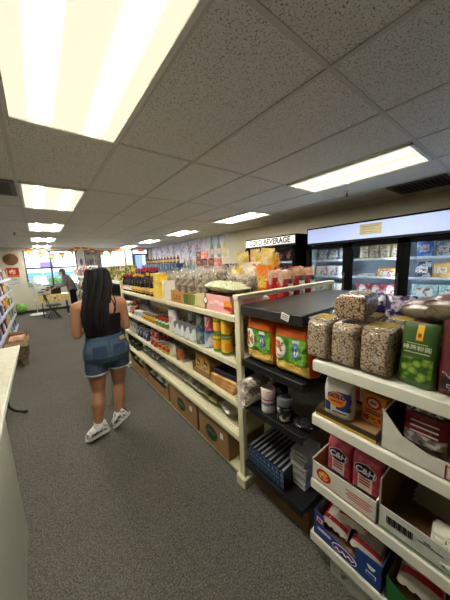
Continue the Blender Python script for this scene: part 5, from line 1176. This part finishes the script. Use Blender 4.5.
for k in range(7):
    for r in range(2):
        carton('blue_pack', 'blue drink pack, %s from the silver bottles, %s tier' % (ORD[k], ('lower', 'upper')[r]), 'pack', (FX+.16, 5.75+.37*k, FZ+.001+.2*r), .33, .24, .195, BLP, mat((60, 110, 160), .4), 'blue drink packs', panel=(.3, .3))
for k in range(12):
    bottle('amber_bottle', 'amber bottle with gold cap on the blue packs, %s from the silver bottles' % ORD[k], 'bottle', (FX+.17, 5.72+.205*k, FZ+.402), .2, .04, mat((96, 60, 30), .15, .6), mat((200, 160, 80), .3), mat((196, 160, 100), .5), 'amber bottles on the blue packs', l0=.15, l1=.5)
for k, (y, h, c) in enumerate(((4.95, .46, (150, 156, 170)), (5.12, .52, (120, 130, 150)), (5.28, .44, (96, 150, 190)), (5.45, .5, (150, 150, 160)))):
    bottle('wine_bottle', 'slender %s bottle between the red boxes and blue packs, %s from the boxes' % ('blue' if k == 2 else 'silver', ORD[k]), 'bottle', (FX+.2, y, FZ), h, .05, mat(c, .2, .6), mat((190, 190, 200), .3), mat((206, 206, 214), .5), 'slender bottles')

# ================================================================ the second gondola, beyond the first
S2X, S2Y0, S2Y1 = 1.1, 4.3, 11.4
t = thing('gondola_shelving', 'second gondola with dark lower shelves beyond the cream gondola, packed with goods', 'shelving', (S2X, S2Y0, 0)); L = S2Y1-S2Y0
for z in (.12, .5, .9): part('shelf', boxes(((.22, L/2, z), (.44, L, .024))), DKMETAL, t)
part('top_shelf', boxes(((.4, L/2, 1.325), (.8, L, .05), .004)), WHITE, t)
part('back_panel', boxes(((.45, L/2, .66), (.02, L, 1.28))), DKMETAL, t)
for y in (.02, L/2, L-.02): part('upright', boxes(((.43, y, .66), (.05, .04, 1.3))), DKMETAL, t)
S2Z = 1.352
GJ = [blotch((70, 96, 40), (206, 196, 90), (226, 222, 206), scale=16, lo=.48, hi=.58), blotch((196, 190, 80), (96, 120, 50), (150, 50, 40), scale=14, lo=.48, hi=.6), blotch((226, 222, 206), (176, 60, 50), (90, 110, 60), scale=14, lo=.48, hi=.58)]
for k in range(13):
    y = S2Y0+.12+.19*k
    for r in range(2): can('food_tin', 'green and yellow tin on the second gondola, %s from its near end, %s row' % (ORD[k], ('front', 'back')[r]), 'tin', (S2X+.09+.17*r, y, S2Z), .17+.1*r*((k+1) % 2), .07, GJ[(k+r) % 3], mat((190, 40, 44), .4) if (k % 4 == 1 and r == 0) else mat((150, 150, 140), .4), 'tins on the second gondola')
CL = [(196, 60, 60), (230, 226, 220), (70, 90, 140), (226, 190, 90), (206, 150, 150), (90, 60, 50), (236, 236, 236), (180, 90, 60)]
for k in range(13):
    y = 6.95+.34*k
    for r in range(2):
        c = CL[(k*3+r*2) % 8]
        bag('snack_bag', 'snack bag on the far end of the second gondola, %s along, %s row' % (ORD[k], ('front', 'back')[r]), 'bag', (S2X+.08+.16*r, y, S2Z), 'pillow', .2, .24+.04*((k+r) % 3), .1, blotch(c, CL[(k+r+3) % 8], scale=10, lo=.5, hi=.58, rough=.3), (('printed_panel', 'rect', (-.5, .5, -.3, .3), mat(CL[(k+5) % 8], .4)),), FACE, k+r, 'snack bags on the second gondola')
for sh, z in enumerate((.134, .514, .914)):
    for k in range(13):
        y = 6.9+.345*k; c = ((30, 28, 30), (226, 222, 214), (44, 40, 44), (236, 200, 60))[(k+sh) % 4 if sh else (3 if k in (8, 9) else k % 3)]
        bag('goods_bag', 'bag on the %s dark shelf of the second gondola, %s from the window end' % (('lowest', 'middle', 'upper')[sh], ORD[12-k]), 'bag', (S2X+.12, y, z), 'pouch', .25, .25, .14, blotch(c, (60, 56, 58) if c[0] > 100 else (20, 20, 22), scale=8, lo=.55, hi=.6, rough=.35), (('printed_panel', 'rect', (-.5, .5, -.3, .3), mat(CL[(k+sh*3) % 8], .4)),), FACE, k+sh, 'bags on the dark shelves')

# ================================================================ the window end of the shop
BY = Y1
t = thing('woven_hat', 'round brown woven hat hanging on the back wall above the red poster', 'hat', (-.70, BY-.02, 2.03))
part('brim', lathe([(.215, 0), (.21, .012), (.1, .03), (.02, .05), (.001, .052)], 32), blotch((120, 84, 58), (150, 112, 80), scale=40, rough=.9), t, (0, 0, 0), (pi/2, 0, 0))
for k in range(3): part('woven_ring', lathe([(.06+.05*k, .046-.011*k), (.066+.05*k, .048-.011*k), (.072+.05*k, .044-.011*k)], 32, False), mat((90, 60, 42), .9), t, (0, 0, 0), (pi/2, 0, 0))
t = thing('poster', 'red poster with pale figure print on the back wall under the woven hat', 'poster', (-.70, BY-.006, 1.56))
part('sheet', boxes(((0, 0, 0), (.36, .008, .34))), mat((184, 40, 40), .6), t); part('pale_print', plate([(.1*cos(a*pi/8), .09*sin(a*pi/8)) for a in range(16)], .003), blotch((236, 206, 160), (200, 70, 50), scale=18, lo=.5, hi=.56), t, (0, -.006, .02)); part('orange_footer', boxes(((0, -.005, -.13), (.36, .003, .05))), mat((216, 130, 70), .6), t)
for k, (x, z, c) in enumerate(((-.68, 1.29, (214, 216, 206)), (-.62, 1.17, (206, 214, 214)), (-.76, 1.12, (222, 220, 210)))):
    t = thing('paper_notice', 'small pale paper notice on the back wall below the red poster, %s from the top' % ORD[k], 'notice', (x, BY-.005, z)); part('sheet', boxes(((0, 0, 0), (.2, .006, .09))), mat(c, .7), t); part('printed_line', boxes(((0, -.004, 0), (.14, .002, .03))), mat((110, 140, 110) if k == 0 else (150, 156, 160), .7), t)
t = thing('window_poster', 'grey picture poster fixed inside the second window', 'poster', (1.965, BY+.0, 2.0)); part('sheet', boxes(((0, 0, 0), (.56, .008, .64))), blotch((150, 146, 144), (120, 112, 116), (100, 76, 110), scale=4, rough=.6), t); part('white_figure_print', boxes(((.05, -.005, -.05), (.012, .003, .4))), mat((226, 226, 226), .6), t); part('purple_print', plate([(.08*cos(a*pi/6), .05*sin(a*pi/6)) for a in range(12)], .003), mat((110, 70, 110), .6), t, (-.17, -.006, .2))
t = thing('wall_poster', 'narrow pale poster with purple figure on the wall between the two windows', 'poster', (1.52, BY-.005, 1.95)); part('sheet', boxes(((0, 0, 0), (.2, .006, .6))), mat((196, 194, 200), .6), t); part('purple_figure', plate([(.05*cos(a*pi/6), .14*sin(a*pi/6)) for a in range(12)], .003), mat((110, 84, 130), .6), t, (0, -.005, -.08))
t = thing('exit_sign', 'small red sign box above the blue glass door', 'sign', (4.06, BY-.03, 2.335)); part('sign_box', boxes(((0, 0, 0), (.3, .05, .14), .006)), mat((206, 60, 70), .5), t); part('sign_face', boxes(((0, -.026, 0), (.26, .003, .1))), glow((220, 70, 80), .5), t)
# bunting
def bunting():
    t = thing('bunting', 'rainbow pennant bunting strung across the windows below the ceiling', 'bunting', (.5, 11.2, 2.3))
    Yb = 11.2; q = [P(u, v, y=Yb) for u, v in ((26, 247), (33, 250), (41, 252), (51.5, 254), (61, 252.5), (71, 249), (76, 245.5), (78, 245), (84, 245.5), (92, 248.5), (101, 250.5), (110, 250.5), (118, 247.5), (124, 245), (134, 247))]
    q = [Vector((p.x, Yb, min(p.z, H-.01))) for p in q]
    part('string', tubes([[p-t.location for p in q]], .006, 6), mat((226, 224, 220), .8), t)
    RB = bands(((-.32, (96, 70, 150)), (-.235, (60, 120, 190)), (-.2, (70, 150, 70)), (-.135, (236, 206, 60)), (-.08, (236, 130, 50)), (-.04, (206, 50, 60)), (0, (206, 50, 60))), .8)
    for k, (u, v, s, rr) in enumerate(((29, 248.5, 1, .25), (41, 252, .95, .1), (51.5, 254, .95, 0), (61.5, 252.7, .95, -.1), (71, 249.3, .9, -.25), (76.5, 245.3, 1, .2), (84.5, 245.5, 1, .15), (92.5, 248.8, .95, .1), (101.5, 250.7, .95, 0), (110, 250.6, .95, -.05), (117.5, 247.8, .95, -.15), (125, 245.3, 1, .1))):
        p = P(u, v, y=Yb); p.z = min(p.z, H-.01)
        part('pennant', M('pen', lambda: plate([(-.115, 0), (.115, 0), (0, -.25)], .004)), RB, t, p-t.location, (0, rr, 0), None, (s, 1, s))
bunting()
# standing fan
t = thing('pedestal_fan', 'white pedestal fan standing in the corner by the window', 'fan', (-.17, 11.1, 0)); WF = mat((226, 226, 222), .4)
part('base', lathe([(.24, 0), (.24, .015), (.2, .035), (.03, .05), (.02, .06)], 28), WF, t); part('pole', lathe([(.016, .05), (.016, .6), (.012, .6), (.012, .98)], 14), mat((196, 196, 194), .35), t)
hd = part('motor', lathe([(.03, -.09), (.06, -.07), (.065, .03), (.04, .05)], 20), WF, t, (.06, .02, 1.08), (pi/2, 0, 0))
part('guard', tubes([[(rr*cos(a*pi/16), rr*sin(a*pi/16), zz) for a in range(33)] for rr, zz in ((.2, .08), (.205, .1), (.2, .12), (.13, .145), (.06, .155))]+[[(.02*cos(a*pi/18), .02*sin(a*pi/18), .158), (.13*cos(a*pi/18), .13*sin(a*pi/18), .145), (.2*cos(a*pi/18), .2*sin(a*pi/18), .1), (.13*cos(a*pi/18), .13*sin(a*pi/18), .06)] for a in range(36)], .003, 5), WF, hd)
for k in range(3): part('blade', plate([(.02, -.02), (.17, -.07), (.185, .02), (.14, .06), (.02, .02)], .004), mat((206, 216, 226), .3), hd, (0, 0, .1), (pi/2+.3, 0, k*2*pi/3))
part('control_box', boxes(((0, -.03, .55), (.07, .06, .12), .006)), WF, t)
t = lying('green_bag', 'crumpled bright green bag on the floor near the white fan', 'bag', (-.62, 11.45, .17), .3, .34, .3, blotch((110, 170, 60), (140, 196, 86), scale=8, bump=.4), 0, 2, tilt=.6)
# folding table with a yellow printed cloth
t = thing('folding_table', 'white folding table covered by a printed yellow cloth near the window', 'table', (.36, 10.5, 0))
part('tabletop', boxes(((0, 0, .715), (.8, .6, .035), .008)), WHITE, t)
for x in (-.36, .36):
    for y in (-.25, .25): part('leg', boxes(((x, y, .35), (.03, .03, .7))), DKMETAL, t)
tag(part('tablecloth', boxes(((.36, 10.5, .7365), (.86, .66, .006)), ((.36, 10.168, .62), (.86, .006, .24)), ((-.068, 10.5, .62), (.006, .66, .24))), blotch((226, 196, 60), (240, 232, 206), (60, 60, 50), scale=12, lo=.45, hi=.58)), 'yellow printed cloth draped over the folding table', 'tablecloth')
for k, (x, y, w, h, c, n, ds) in enumerate(((.02, 10.5, .2, .12, (110, 120, 150), 'plastic_tub', 'bluish tub of goods'), (.2, 10.4, .12, .2, (150, 70, 50), 'spice_bottle', 'red brown bottle'), (.24, 10.72, .12, .26, (90, 110, 70), 'spice_bottle', 'green bottle'), (.1, 10.68, .16, .2, (206, 206, 214), 'plastic_tub', 'white tub'))):
    t = jar(n, ds+' standing on the yellow table cloth', 'container', (x, y, .741), h, w/2, mat(c, .4), mat((60, 60, 64), .4), mat((200, 196, 186), .5))
t = thing('shopping_bag', 'dark brown shopping bag on the table in front of the grey-jacketed person', 'bag', (.45, 10.55, .741)); part('bag_body', Bag('brick', .3, .3, .2, 2, .08).bm(), mat((52, 36, 34), .6), t); part('handle', tubes([[(-.07, -.06, .29), (-.06, -.06, .38), (.06, -.06, .38), (.07, -.06, .29)]], .008, 6), mat((40, 28, 26), .6), t)
t = thing('folding_chair', 'dark folding chair standing in front of the yellow-clothed table', 'chair', (.28, 9.75, 0), .15)
part('seat', boxes(((0, 0, .44), (.4, .38, .03), .01)), mat((26, 26, 28), .5), t); part('backrest', boxes(((-.19, 0, .72), (.025, .38, .2), .01)), mat((30, 30, 32), .5), t)
for x, y, x2 in ((-.17, -.17, .16), (-.17, .17, .16), (.16, -.17, -.2), (.16, .17, -.2)): part('leg', tubes([[(x, y, 0), (x2*.6, y, .44), (x2, y, .44 if x2 > 0 else .8)]], .012, 8), DKMETAL, t)

# ================================================================ the rack, stand, table and counter along the near aisle side
t = thing('display_rack', 'pale metal display rack crammed with small colourful goods', 'rack', (-.58, 4.6, 0)); L = 3.8
RKW = mat((206, 212, 228), .35, .4, var=.02); RKZ = (.2, .5, .8, 1.13, 1.42)
for z in RKZ:
    s = part('shelf', boxes(((-.2, L/2, z-.01), (.4, L, .02))), RKW, t); part('price_rail', boxes(((.006, L/2, z-.005), (.012, L, .05))), RKW, s)
part('back_panel', boxes(((-.41, L/2, .8), (.015, L, 1.6))), RKW, t)
for y in (.015, L/2, L-.015): part('upright', boxes(((-.395, y, .82), (.03, .03, 1.64))), RKW, t)
part('end_post', boxes(((-.03, -.02, .38), (.03, .03, .76), .003)), mat((226, 222, 206), .4), t)
PAL = [(206, 60, 60), (230, 196, 60), (236, 236, 240), (90, 120, 190), (236, 160, 170), (110, 80, 60), (190, 200, 226), (120, 160, 90), (220, 120, 60), (60, 60, 90)]
for sh, z in enumerate(RKZ):
    for k in range(14):
        y = 4.74+.265*k; c = PAL[(k*3+sh*7) % 10]; c2 = PAL[(k+sh*3+4) % 10]
        nm, cl = (('snack_packet', 'packet'), ('small_box', 'box'))[(k+sh) % 2]
        lab = 'small colourful %s on the display rack, %s from its counter end, %s shelf up' % (cl, ORD[k], ORD[sh])
        if nm == 'small_box': carton(nm, lab, cl, (-.66, y, z+.001), .2, .12, .13+.05*((k*7+sh) % 3), mat(c, .4), mat(c2, .4), 'goods on the display rack', pi/2, panel=(.18, .25))
        else: bag(nm, lab, cl, (-.65, y, z+.001), 'pouch', .21, .19+.03*((k+sh) % 3), .09, blotch(c, c2, scale=9, lo=.5, hi=.58, rough=.3), (('printed_panel', 'rect', (-.5, .5, -.3, .4), mat(c2, .4)),), pi/2, k+sh, 'goods on the display rack')
t = thing('wooden_stand', 'worn grey wooden stand holding a cardboard tray beside the display rack', 'stand', (-.43, 5.55, 0))
GW = blotch((112, 96, 80), (140, 122, 102), scale=14, rough=.9, spec=.1, stretch=(1, 6, 1))
part('stand_top', boxes(((0, 0, .335), (.3, .8, .03), .006)), GW, t)
for y in (-.3, .3):
    part('leg', plate([(-.12, 0), (-.05, 0), (-.02, .12), (.02, .12), (.05, 0), (.12, 0), (.14, .32), (-.14, .32)], .03), GW, t, (0, y, 0))
part('cross_bar', boxes(((0, 0, .16), (.03, .58, .05))), GW, t)
t = tray('cardboard_tray', 'shallow cardboard tray with folded boxes lying on the worn wooden stand', 'carton', (-.43, 5.52, .352), .7, .3, .08, [(0, .08), (1, .08)], .08, mat((196, 176, 146), .8), KRAFT, rz=pi/2)
carton('folded_box', 'folded brown cardboard lying in the shallow tray on the wooden stand', 'carton', (-.43, 5.55, .362), .6, .22, .06, KRAFT, None, None, pi/2)
carton('red_striped_box', 'reddish striped flat box on the folded cardboard on the wooden stand', 'carton', (-.43, 5.45, .424), .4, .2, .035, blotch((176, 110, 84), (206, 160, 130), scale=10), mat((190, 90, 70), .6), None, pi/2)
carton('brown_carton', 'small brown carton at the window side of the cardboard tray', 'carton', (-.45, 5.76, .424), .2, .2, .06, KRAFT_D, None, None, pi/2)
t = thing('folding_table', 'long white folding table along the aisle edge next to the white counter', 'table', (-.66, 2.72, 0))
part('tabletop', boxes(((0, 0, .735), (.76, 1.8, .03), .008)), mat((222, 218, 196), .4, .4), t); part('table_edge', boxes(((.383, 0, .733), (.012, 1.8, .042), .003)), mat((240, 238, 226), .35, .4), t)
for y in (-.72, .72):
    l = part('leg', tubes([[(-.3, y, .72), (-.3, y, .1), (-.34, y, .02)], [(.2, y, .72), (.22, y, .12), (.26, y, .06), (.31, y, .03), (.345, y, .012)]], .014, 8), DKMETAL, t); part('foot_cap', tubes([[(.33, y, .016), (.37, y, .01)]], .018, 8), BLACK, l)
t = thing('counter', 'white checkout counter panel at the near end of the long white table', 'counter', (-.25, 1.78, 0))
part('side_panel', boxes(((-.02, -1.3, .39), (.04, 2.6, .78), .003)), mat((178, 180, 168), .4, .35, var=.015), t); part('end_panel', boxes(((-.4, -.02, .39), (.72, .04, .78), .003)), mat((212, 212, 202), .4, .35, var=.015), t)
part('counter_top', boxes(((-.4, -1.3, .79), (.8, 2.6, .024), .004)), mat((228, 226, 212), .35, .4), t)
for y in (-.5, -1.6): part('inner_rib', boxes(((-.4, y, .39), (.7, .03, .76))), WHITE, t)
